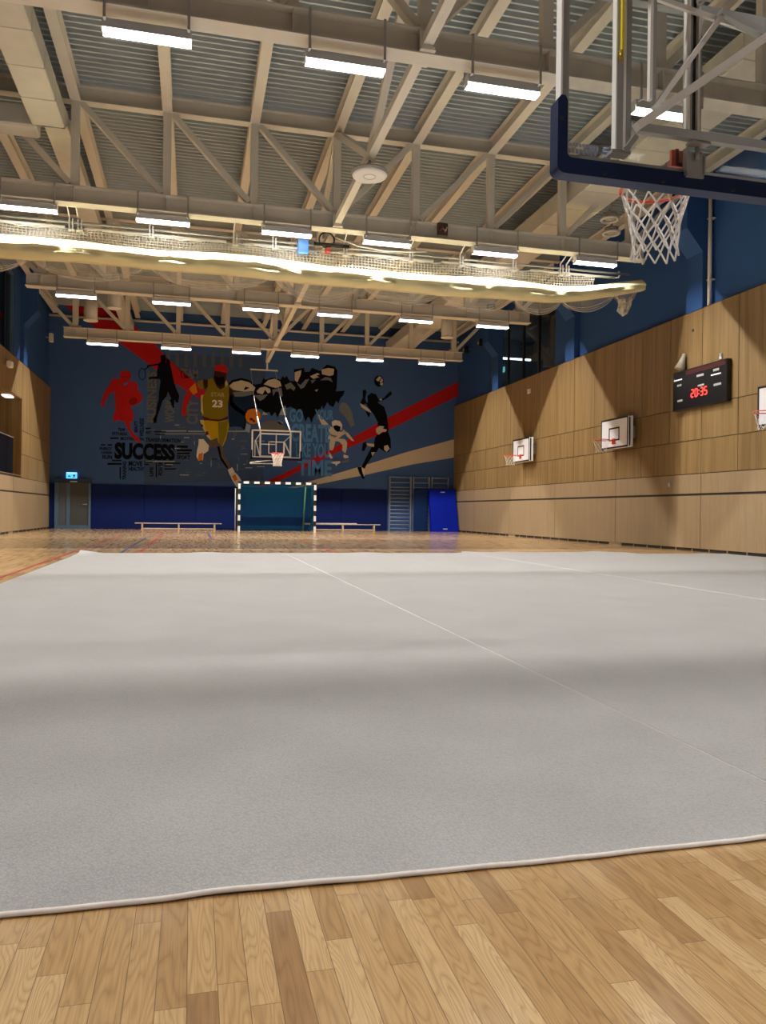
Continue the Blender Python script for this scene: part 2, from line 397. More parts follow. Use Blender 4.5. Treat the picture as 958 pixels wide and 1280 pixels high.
# panelling: every board its own panel, dark backing shows in the joints
G = 0.017
edges = [14.44 + 1.238 * k for k in range(-17, 17)]
edges = [e for e in edges if YN < e < D - 0.3]; edges = [YN + 0.02] + edges + [D - 0.005]
def panel_wall(side, hole=None):
    s = 1 if side == 'right' else -1
    xf = XR if s > 0 else XL; xb = UR if s > 0 else UL; wall = wall_right if s > 0 else wall_left
    bk = MB(); x1, x2 = sorted((xf + s * 0.02, xb))
    def back(y0, y1, z0, z1):
        bk.box(x1, x2, y0, y1, z0, z1)
    if hole:
        back(YN + .01, hole[0], .1, ZWOOD - .01); back(hole[1], D - .002, .1, ZWOOD - .01); back(hole[0], hole[1], .1, hole[2]); back(hole[0], hole[1], hole[3], ZWOOD - .01)
    else: back(YN + .01, D - .002, 0.1, ZWOOD - .01)
    bk.build('panel_backing', DARKGAP, wall)
    xa, xc = sorted((xf, xf + s * 0.018))
    def pan(y0, y1, z0, z1, m, nm):
        c = MB(); c.box(xa, xc, y0 + G / 2, y1 - G / 2, z0 + G / 2, z1 - G / 2)
        o = c.build(nm, m, wall)
    for i in range(len(edges) - 1):
        y0, y1 = edges[i], edges[i + 1]
        for z0, z1 in ((1.80, 2.583), (2.583, 3.368), (3.368, ZWOOD)):
            if hole and y1 > hole[0] and y0 < hole[1]:
                zs0, zs1 = max(z0, hole[3]), z1
                if y1 > hole[1] + .01: 
                    pan(max(y0, hole[1]), y1, z0, z1, VENEER, 'wood_panel'); 
                    if zs1 - zs0 > .05: pan(y0, hole[1], zs0, zs1, VENEER, 'wood_panel')
                elif y0 < hole[0] - .01:
                    pan(y0, hole[0], z0, z1, VENEER, 'wood_panel')
                    if zs1 - zs0 > .05: pan(hole[0], y1, zs0, zs1, VENEER, 'wood_panel')
                elif zs1 - zs0 > .05: pan(y0, y1, zs0, zs1, VENEER, 'wood_panel')
            else: pan(y0, y1, z0, z1, VENEER, 'wood_panel')
    k = 0
    while k < len(edges) - 1:
        y0, y1 = edges[k], edges[min(k + 3, len(edges) - 1)]
        pan(y0, y1, 1.335, 1.80, PLY, 'lower_panel'); pan(y0, y1, 0.06, 1.30, PLY, 'lower_panel')
        k += 3
    cp = MB(); cp.box(min(xf, xb), max(xf, xb), YN + .01, D - .002, ZWOOD - .008, ZWOOD + .012); cp.build('top_ledge', DARKGAP, wall)
    # recessed dark plinth with pale blocks between ventilation slots
    bb = MB(); x3, x4 = sorted((xf + s * 0.03, xb)); bb.box(x3, x4, YN + .01, D - .002, 0, 0.10)
    base = struct(bb.build('baseboard_' + side, DARKGAP))
    bl = MB(); x5, x6 = sorted((xf + s * 0.012, xf + s * 0.05)); y = YN + .3
    while y < D - .3:
        bl.box(x5, x6, y, y + .03, 0, 0.10); y += 0.62
    bl.box(x5, x6, 19.1, 19.7, 0, .1); bl.box(x5, x6, 26.3, 26.9, 0, .1)
    bl.build('plinth_block', PLY, base)
panel_wall('right'); panel_wall('left', GAL)

# viewing gallery in the left wall
gx = -8.0
b = MB(); b.box(gx, UL - .3, GAL[0], GAL[1], GAL[2] - .1, GAL[2]); b.box(gx, UL - .3, GAL[0], GAL[1], GAL[3], GAL[3] + .1)
b.box(gx - .1, gx, GAL[0] - .1, GAL[1] + .1, GAL[2] - .1, GAL[3] + .1)
b.box(gx, UL - .3, GAL[0] - .1, GAL[0], GAL[2] - .1, GAL[3] + .1); b.box(gx, UL - .3, GAL[1], GAL[1] + .1, GAL[2] - .1, GAL[3] + .1)
struct(b.build('wall_gallery', VENEER))
b = MB(); b.box(UL - .3, XL, GAL[0], GAL[1], GAL[3] - .015, GAL[3]); b.box(UL - .3, XL, GAL[0], GAL[1], GAL[2] - .001, GAL[2] + .02)
b.box(UL - .3, XL, GAL[1] - .015, GAL[1], GAL[2], GAL[3])
struct(b.build('trim_1', VENEER))
rl = empty('glass_railing', (XL - .08, (GAL[0] + GAL[1]) / 2, GAL[2] + .02), 'dark tinted glass railing across the wooden gallery opening in left wall', 'railing')
y = GAL[0] + .02
while y < GAL[1] - .3:
    y2 = min(y + 1.9, GAL[1] - .75)
    MB().box(XL - .11, XL - .095, y, y2 - .02, GAL[2] + .02, 3.05).build('glass_pane', RAILGLASS, rl); y = y2
    if y2 >= GAL[1] - .76: break
MB().box(XL - .12, XL - .085, GAL[0] + .02, GAL[1] - .77, 3.05, 3.075).build('top_rail', GREYSTEEL, rl)
b = MB(); b.box(-5.95, -5.70, 26.9, 27.45, GAL[3] - .06, GAL[3] - .001)
tag(b.build('downlight', mat('dim_glow', (0.8, 0.8, 0.8), .5, emit=(1, .93, .8), strength=2.0)), 'small pale rectangular light in the ceiling of the wooden gallery recess', 'light')

# columns with haunches under the truss ends
n = 1
for i, y in enumerate(TRUSS_Y[2:]):
    for s, xf, xb in ((1, XR - .02, UR), (-1, XL + .02, UL)):
        b = MB(); xi = xf - s * 0.42
        prof = [(xb, ZWOOD), (xf, ZWOOD), (xf, 6.9), (xi, 7.4), (xi, 8.84), (xb, 8.84)]
        if s < 0: prof = prof[::-1]
        b.prism(prof, 'y', y - .22, y + .38)
        struct(b.build('trim_%d' % (n + 1), BLUEWALL)); n += 1

# ------------------------------------------------------------------ ceiling: corrugated deck
rows = []; y = YN - .1; prof = []
while y < D + .1:
    prof += [(y, 0), (y + .042, 0), (y + .054, .11), (y + .153, .11)]; y += .165
b = MB(); b.grid([[(UL - .3, p, ZDECK + z) for p, z in prof], [(UR + .3, p, ZDECK + z) for p, z in prof]], smooth=False)
b.box(UL - .3, UR + .3, YN - .2, D + .2, ZDECK + .18, ZDECK + .26)
ceiling = struct(b.build('ceiling', DECK))

# ------------------------------------------------------------------ roof trusses
ZB = 6.61; CH = .33; CF = .28; ZT = 8.57
def i_beam(b, x0, x1, y, z0, h, w, tf=.02, tw=.014):
    b.box(x0, x1, y - w / 2, y + w / 2, z0, z0 + tf); b.box(x0, x1, y - w / 2, y + w / 2, z0 + h - tf, z0 + h)
    b.box(x0, x1, y - tw / 2, y + tw / 2, z0 + tf, z0 + h - tf)
XS = [CX + k * STEP for k in range(-5, 6)]
def make_truss(y):
    t = empty('roof_truss', (CX, y, ZB))
    x0, x1 = -4.33, 9.91
    b = MB(); i_beam(b, x0, x1, y, ZB, CH, CF)
    for x in XS[1:-1]: b.box(x - .006, x + .006, y - CF / 2 + .01, y + CF / 2 - .01, ZB + .02, ZB + CH - .02)
    b.build('bottom_chord', STEEL, t)
    b = MB(); i_beam(b, UL + .005, UR - .005, y, ZT, .31, .20); b.build('top_chord', STEEL, t)
    for k, x in enumerate(XS):
        if 0 < k < 10:
            w = .15 if k not in (1, 9) else .18
            MB().box(x - w / 2, x + w / 2, y - .07, y + .07, ZB + CH, ZT).build('vertical_post', STEEL, t)
    for k in range(5):
        MB().beam((XS[k] + .1, y, ZT), (XS[k + 1] - .09, y, ZB + CH + .06), .11, .13, (0, 1, 0)).build('diagonal_brace', STEEL, t)
        MB().beam((XS[10 - k] - .1, y, ZT), (XS[9 - k] + .09, y, ZB + CH + .06), .11, .13, (0, 1, 0)).build('diagonal_brace', STEEL, t)
    for k in (1, 9):
        MB().box(XS[k] - .18, XS[k] + .18, y - .05, y + .05, ZB + CH, ZB + CH + .08).build('bearing_plate', STEEL, t)
    return t
truss = make_truss(TRUSS_Y[3])
TL = ['cream steel roof truss behind the viewer', 'cream steel roof truss overhead of the viewer, before the nearest one in view', 'cream steel roof truss nearest of those in view, crossing the top edge',
      'cream steel roof truss right above the rolled white divider curtain', 'cream steel roof truss just behind the rolled curtain, third from the front',
      'cream steel roof truss farthest back, in front of the mural wall']
for i, y in enumerate(TRUSS_Y):
    t = truss if i == 3 else copy_tree(truss)
    t.location = (CX, y, ZB)
    tag(t, TL[i], 'roof truss', 'roof trusses across the hall')

# ------------------------------------------------------------------ purlins
def make_purlin(x):
    b = MB(); z0 = ZT + .004
    w, h, tf = .19, .28, .018
    segs = [YN] + TRUSS_Y + [D]
    for i in range(len(segs) - 1):
        a = segs[i] + (.101 if i else .01); c = segs[i + 1] - (.101 if i < len(segs) - 2 else .01)
        b.box(x - w / 2, x + w / 2, a, c, z0, z0 + tf); b.box(x - w / 2, x + w / 2, a, c, z0 + h - tf, z0 + h); b.box(x - .007, x + .007, a, c, z0 + tf, z0 + h - tf)
    return b.build('roof_purlin', STEEL, origin=(x, 0, z0))
wordsP = ['against the left wall', 'left of the foil-wrapped duct', 'right beside the foil-wrapped left duct', 'second right of the left duct', 'left of the central strut line',
          'directly above the central strut line', 'just right of the central strut line', 'second right of the central strut line', 'left beside the right-hand duct', 'right beyond the right-hand duct', 'against the right wall']
pur = None
for k, x in enumerate(XS):
    if k in (0, 10): x += .25 if k == 0 else -.1
    if pur is None: pur = make_purlin(x); o = pur
    else: o = copy_tree(pur); o.location.x = x
    tag(o, 'cream steel purlin under the corrugated roof, ' + wordsP[k], 'purlin', 'roof purlins along the hall')

# ------------------------------------------------------------------ longitudinal strut and V braces along the centre line
def strut(y0, y1, label, tail=True):
    t = empty('roof_strut', (CX, (y0 + y1) / 2, 6.75)); ym = (y0 + y1) / 2; zc = 6.76
    MB().beam((CX, y0 + .15, zc), (CX, (y1 - .15) if tail else ym, zc), .13, .13).build('strut_tube', STEEL, t)
    MB().beam((CX, ym - .05, zc + .05), (CX, y0 + .12, ZT - .03), .12, .12).build('diagonal_brace', STEEL, t)
    if tail: MB().beam((CX, ym + .05, zc + .05), (CX, y1 - .12, ZT - .03), .12, .12).build('diagonal_brace', STEEL, t)
    for yy in ((y0 + .17, y1 - .17) if tail else (y0 + .17,)):
        e = MB().box(CX - .1, CX + .1, yy - .03, yy + .03, zc - .13, zc + .13).build('end_plate', STEEL, t)
        for k in range(4):
            b = MB(); b.cyl((CX - .07 + .14 * (k % 2), yy - .045, zc - .1 + .2 * (k // 2)), (CX - .07 + .14 * (k % 2), yy + .045, zc - .1 + .2 * (k // 2)), .015, 6); b.build('bolt', STEEL, e)
    return tag(t, label, 'roof strut', 'central roof struts')
strut(TRUSS_Y[0+1], TRUSS_Y[1+1], 'cream steel strut with V braces in front of the nearest visible truss')
strut(TRUSS_Y[1+1], TRUSS_Y[2+1], 'cream steel strut with V braces holding the round white disc')
strut(TRUSS_Y[2+1], TRUSS_Y[3+1], 'cream steel strut with V braces partly behind the rolled curtain')
strut(TRUSS_Y[3+1], TRUSS_Y[4+1], 'cream steel strut with V braces between the two farthest trusses')
strut(TRUSS_Y[5], D + 1.0, 'cream steel strut ending in a V above the far basketball backboard', tail=False)

# round disc under the first visible strut
t = empty('ceiling_speaker', (CX, 12.75, 6.42), 'round white disc speaker hanging below the central roof strut', 'speaker')
b = MB(); b.tube([(CX, 12.75, z) for z in (6.42, 6.425, 6.45, 6.48)], [.24, .285, .295, .28], 36); b.build('disc', WHITE, t)
b = MB(); b.tube([(CX + .285 * math.cos(a), 12.75 + .285 * math.sin(a), 6.49) for a in [k * math.pi / 18 for k in range(36)]], .022, 6, closed=True); b.build('outer_ring', STRAP, t)
b = MB()
for k in range(3): a = k * 2.1; b.beam((CX + .27 * math.cos(a), 12.75 + .27 * math.sin(a), 6.48), (CX, 12.75, 6.70), .015, .015)
b.cyl((CX, 12.75, 6.48), (CX, 12.75, 6.70), .02, 8); b.build('hanger', STRAP, t)
b = MB(); b.tube([(CX + .1 * math.cos(a), 12.75 + .1 * math.sin(a), 6.418) for a in [k * math.pi / 10 for k in range(20)]], .008, 6, closed=True); b.build('centre_ring', LAMPBODY, t)

# ------------------------------------------------------------------ LED battens
def make_lamp(x, y, z0):
    t = empty('ceiling_lamp', (x, y, z0)); h = .505; zt = ZB - .004
    b = MB(); b.prism([(y - .075, z0 + .09), (y - .075, z0 + .036), (y - .072, z0 + .034), (y - .072, z0 + .073), (y + .072, z0 + .073), (y + .072, z0 + .034), (y + .075, z0 + .036), (y + .075, z0 + .09), (y + .075, z0 + .13), (y + .06, z0 + .15), (y - .06, z0 + .15), (y - .075, z0 + .13)], 'x', x - h, x + h)
    b.build('housing', LAMPBODY, t)
    # the LED strip sits up between two opal side lenses, so its beam is cut off along the hall
    b = MB(); n = b.add([(x - h + .03, y - .004, z0 + .0725), (x - h + .03, y + .004, z0 + .0725), (x + h - .03, y + .004, z0 + .0725), (x + h - .03, y - .004, z0 + .0725)]); b.face([n, n + 1, n + 2, n + 3])
    b.build('led_strip', LAMPGLOW, t)
    for s in (-1, 1):
        b = MB(); ya, yb = sorted((y + s * .0655, y + s * .0715)); b.box(x - h + .004, x + h - .004, ya, yb, z0, z0 + .073); b.build('side_lens', LENSGLOW, t)
        b = MB(); xa, xb = sorted((x + s * (h - .008), x + s * h)); b.box(xa, xb, y - .0655, y + .0655, z0, z0 + .073); b.build('end_cap', LAMPBODY, t)
    for s in (-1, 1):
        b = MB(); xx = x + s * .47; ya, yb, za, zb = y - .155, y + .155, z0 + .10, ZB + CH + .012
        b.box(xx - .016, xx + .016, ya, ya + .012, za, zb); b.box(xx - .016, xx + .016, yb - .012, yb, za, zb)
        b.box(xx - .016, xx + .016, ya, yb, zb - .01, zb); b.box(xx - .016, xx + .016, ya, y - .073, za, za + .012); b.box(xx - .016, xx + .016, y + .073, yb, za, za + .012)
        b.build('mounting_strap', STRAP, t)
    return t
ordw = ['leftmost', 'second from the left', 'third from the left', 'third from the right', 'second from the right', 'rightmost']
rowp = ['truss behind the viewer', 'truss overhead of the viewer', 'nearest truss in view', 'truss above the rolled curtain', 'truss just behind the rolled curtain', 'farthest truss before the mural']
for r, y in enumerate(TRUSS_Y):
    row_lamp = None; z0 = 6.345 if r == 2 else 6.42
    for k, x in enumerate(LAMP_X):
        if (r == 0 and k < 3) or (r == 1 and k not in (1, 4)) or (r == 2 and k == 5): continue
        if row_lamp is None: o = row_lamp = make_lamp(x + (.05 if r == 2 and k == 1 else 0), y, z0)
        else: o = copy_tree(row_lamp)
        o.location = (x + (.05 if r == 2 and k in (0, 1) else 0), y, z0)
        lab = 'lit white LED batten, %s under the %s' % (ordw[k], rowp[r])
        if r == 0: lab = 'lit white LED batten behind the viewer, ' + {3: 'left', 4: 'middle', 5: 'right'}[k] + ' one of three'
        if r == 1: lab = 'lit white LED batten overhead of the viewer, ' + {1: 'left', 4: 'right'}[k] + ' one of two'
        if r == 2: lab = 'lit white LED batten on the nearest truss, ' + ['beyond the left picture edge', 'largest, leftmost in the picture', 'middle of three in the open', 'just left of the glass backboard', 'seen through the glass backboard'][k]
        tag(o, lab, 'ceiling lamp', 'LED battens under the roof trusses')

# ------------------------------------------------------------------ ducts
def duct(name, label, segs, rings=True):
    t = empty(name, (segs[0][0], segs[0][2], segs[0][4]), label, 'air duct')
    b = MB()
    for (x0, x1, y0, y1, z0, z1) in segs: b.cbox(x0, x1, y0, y1, z0, z1, .02)
    b.build('duct_body', DUCT, t)
    x0, x1, y0, y1, z0, z1 = segs[0]; y = 8.2 if rings else y1
    while y < min(y1, 24):
        e = .008; b = MB(); b.prism([(x0 - e, z0 - e), (x1 + e, z0 - e), (x1 + e, z1 + e), (x0 - e, z1 + e)], 'y', y, y + .012); b.build('joint_flange', DUCT, t); y += 1.0
    return t
dl = duct('air_duct', 'foil-wrapped rectangular air duct running below the roof at upper left', [(-2.92, -2.36, YN + .1, 15.2, 7.72, 8.14)])
b = MB(); rows = []
for y, x0, x1, z0, z1 in ((15.2, -2.92, -2.36, 7.72, 8.14), (15.75, -2.82, -2.40, 8.02, 8.28), (16.4, -2.82, -2.40, 8.02, 8.28), (D - .3, -2.82, -2.40, 8.02, 8.28)):
    rows.append([(x0, y, z0), (x1, y, z0), (x1, y, z1), (x0, y, z1)])
b.grid(rows, smooth=False, close=True); b.build('duct_reducer', DUCT, dl)
b = MB(); b.cbox(-5.5, -2.85, 15.2, 15.7, 7.70, 8.10, .03); b.build('duct_branch', DUCT, dl)
duct('air_duct', 'broad foil-wrapped air duct running below the roof at upper right', [(8.02, 8.95, YN + .1, D - .4, 7.74, 8.2)])
for x, y, z, lb in ((-2.42, 25.2, 6.95, 'round drum air outlet hanging at left behind the second lamp row, higher'), (-3.15, 25.6, 6.62, 'round drum air outlet hanging lowest at far left, near the left wall'), (8.3, 25.2, 6.75, 'round drum air outlet hanging at far right below the duct')):
    t = empty('air_outlet', (x, y, z), lb, 'air outlet', 'drum air outlets')
    b = MB(); b.tube([(x, y, z + dz) for dz in (0, .02, .4, .7)], [.17, .20, .20, .20], 20); b.build('drum', DUCT, t)
    b = MB(); b.tube([(x, y, z + .7), (x, y, 8.015 if x > -3 and x < 0 else 7.735 if x > 0 else ZDECK)], .1, 14); b.build('drop_pipe', DUCT, t)
    b = MB(); b.tube([(x + .2 * math.cos(a), y + .2 * math.sin(a), z + .01) for a in [k * math.pi / 12 for k in range(24)]], .018, 6, closed=True); b.build('rim_ring', STEEL, t)
for x, y, lb in ((9.45, 16.6, 'round ring shaped ceiling diffuser right of the near net, left one'), (9.95, 17.4, 'round ring shaped ceiling diffuser right of the near net, right one')):
    t = empty('ring_diffuser', (x, y, 7.75), lb, 'diffuser', 'ring diffusers by the right duct')
    b = MB()
    b.tube([(x + .19 * math.cos(a), y + .19 * math.sin(a), 7.77) for a in [k * math.pi / 14 for k in range(28)]], .035, 8, closed=True); b.build('ring', WHITE, t)
    b = MB(); b.tube([(x, y, 7.77), (x, y, 7.83), (x, y, 7.9)], [.1, .16, .17], 16); b.cyl((x, y, 7.9), (x, y, ZDECK + .03), .03, 8); b.build('core', DUCT, t)
b = MB(); b.tube([(UL + .02, D - .08, 8.46), (UR - .02, D - .08, 8.46)], .05, 10)
for k in range(8): b.box(-5 + 2.2 * k - .02, -5 + 2.2 * k + .02, D - .08, D, 8.44, 8.48)
tag(b.build('wall_pipe', STEEL), 'cream pipe running across the top of the mural wall', 'pipe')
b = MB(); b.cyl((UR - .10, 15.55, ZWOOD + .012), (UR - .10, 15.55, 8.83), .045, 12)
for z in (6.2, 7.6): b.box(UR - .14, UR, 15.49, 15.61, z, z + .03)
tag(b.build('drain_pipe', STEEL), 'slim cream vertical pipe on the blue right wall above panelling', 'pipe')

# ------------------------------------------------------------------ upper windows with dark corridor behind
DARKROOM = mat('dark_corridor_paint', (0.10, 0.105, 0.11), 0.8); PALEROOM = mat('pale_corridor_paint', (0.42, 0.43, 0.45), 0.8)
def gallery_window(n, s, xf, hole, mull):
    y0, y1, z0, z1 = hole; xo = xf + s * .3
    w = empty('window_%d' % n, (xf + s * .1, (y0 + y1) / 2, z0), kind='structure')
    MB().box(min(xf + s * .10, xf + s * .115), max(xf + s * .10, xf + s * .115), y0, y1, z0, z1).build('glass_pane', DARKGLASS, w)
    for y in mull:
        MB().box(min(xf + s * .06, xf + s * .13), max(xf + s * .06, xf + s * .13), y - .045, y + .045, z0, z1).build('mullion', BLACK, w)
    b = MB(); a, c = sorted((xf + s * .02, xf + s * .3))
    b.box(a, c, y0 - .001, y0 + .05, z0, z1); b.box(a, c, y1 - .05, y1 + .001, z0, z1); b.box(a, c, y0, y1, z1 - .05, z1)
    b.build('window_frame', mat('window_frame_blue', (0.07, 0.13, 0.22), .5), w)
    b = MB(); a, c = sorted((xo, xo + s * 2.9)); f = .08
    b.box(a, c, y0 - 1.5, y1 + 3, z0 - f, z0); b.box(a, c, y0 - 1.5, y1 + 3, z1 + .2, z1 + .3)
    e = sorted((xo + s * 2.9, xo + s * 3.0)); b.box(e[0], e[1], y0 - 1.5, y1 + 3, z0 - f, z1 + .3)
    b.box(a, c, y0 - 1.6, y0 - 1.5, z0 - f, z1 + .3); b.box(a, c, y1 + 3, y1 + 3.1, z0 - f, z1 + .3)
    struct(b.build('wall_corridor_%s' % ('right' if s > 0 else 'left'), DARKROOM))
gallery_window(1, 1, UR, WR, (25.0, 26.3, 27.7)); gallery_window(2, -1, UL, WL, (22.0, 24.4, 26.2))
# things seen inside the right-hand corridor
b = MB(); b.beam((12.05, 31.4, 7.50), (14.15, 31.4, 7.50), .08, .07)
tag(b.build('corridor_lamp', mat('corridor_glow', (.9, .9, .9), .5, emit=(1, 1, 1), strength=9)), 'white tube light in the dark room behind the upper right window', 'lamp')
b = MB(); b.box(14.2, 14.38, 23.0, 26.5, WR[2], 6.7)
struct(b.build('wall_partition', PALEROOM))
t = empty('exit_sign', (12.4, 30.3, 6.62), 'small teal exit sign glowing behind the upper right window', 'sign')
MB().cbox(12.38, 12.42, 30.05, 30.5, 6.66, 6.88, .01).build('sign_face', mat('teal_glow', (.1, .6, .6), .5, emit=(.25, .95, .9), strength=1.6), t)
MB().cyl((12.4, 30.27, 6.88), (12.4, 30.27, 8.5), .012, 6).build('hanger', BLACK, t)

# ------------------------------------------------------------------ back wall: mural
MC = dict(wash=(.058, .100, .205), wash2=(.105, .125, .175), red=(.50, .014, .016), darkred=(.30, .008, .01), cream=(.66, .56, .42), black=(.003, .004, .007), blue=(.07, .15, .34),
          olive=(.235, .17, .008), olive2=(.22, .175, .014), olive3=(.42, .33, .10), mustard=(.50, .32, .008), skin=(.055, .016, .008), trim=(.58, .46, .16), maroon=(.10, .014, .014),
          orange=(.70, .21, .014), leg=(.12, .10, .08), white=(.80, .73, .63), ltblue=(.28, .38, .52), navy=(.008, .022, .055), cream2=(.62, .53, .40), grey=(.17, .19, .205),
          greyb=(.15, .15, .155), ltgrey=(.40, .42, .44), suit=(.62, .55, .44), suit2=(.76, .70, .60), lblue=(.10, .28, .62))
MM = {k: mat('mural_' + k, tuple(q * .82 for q in v), .75, noise=.06, scale=2, spec=.08) for k, v in MC.items()}
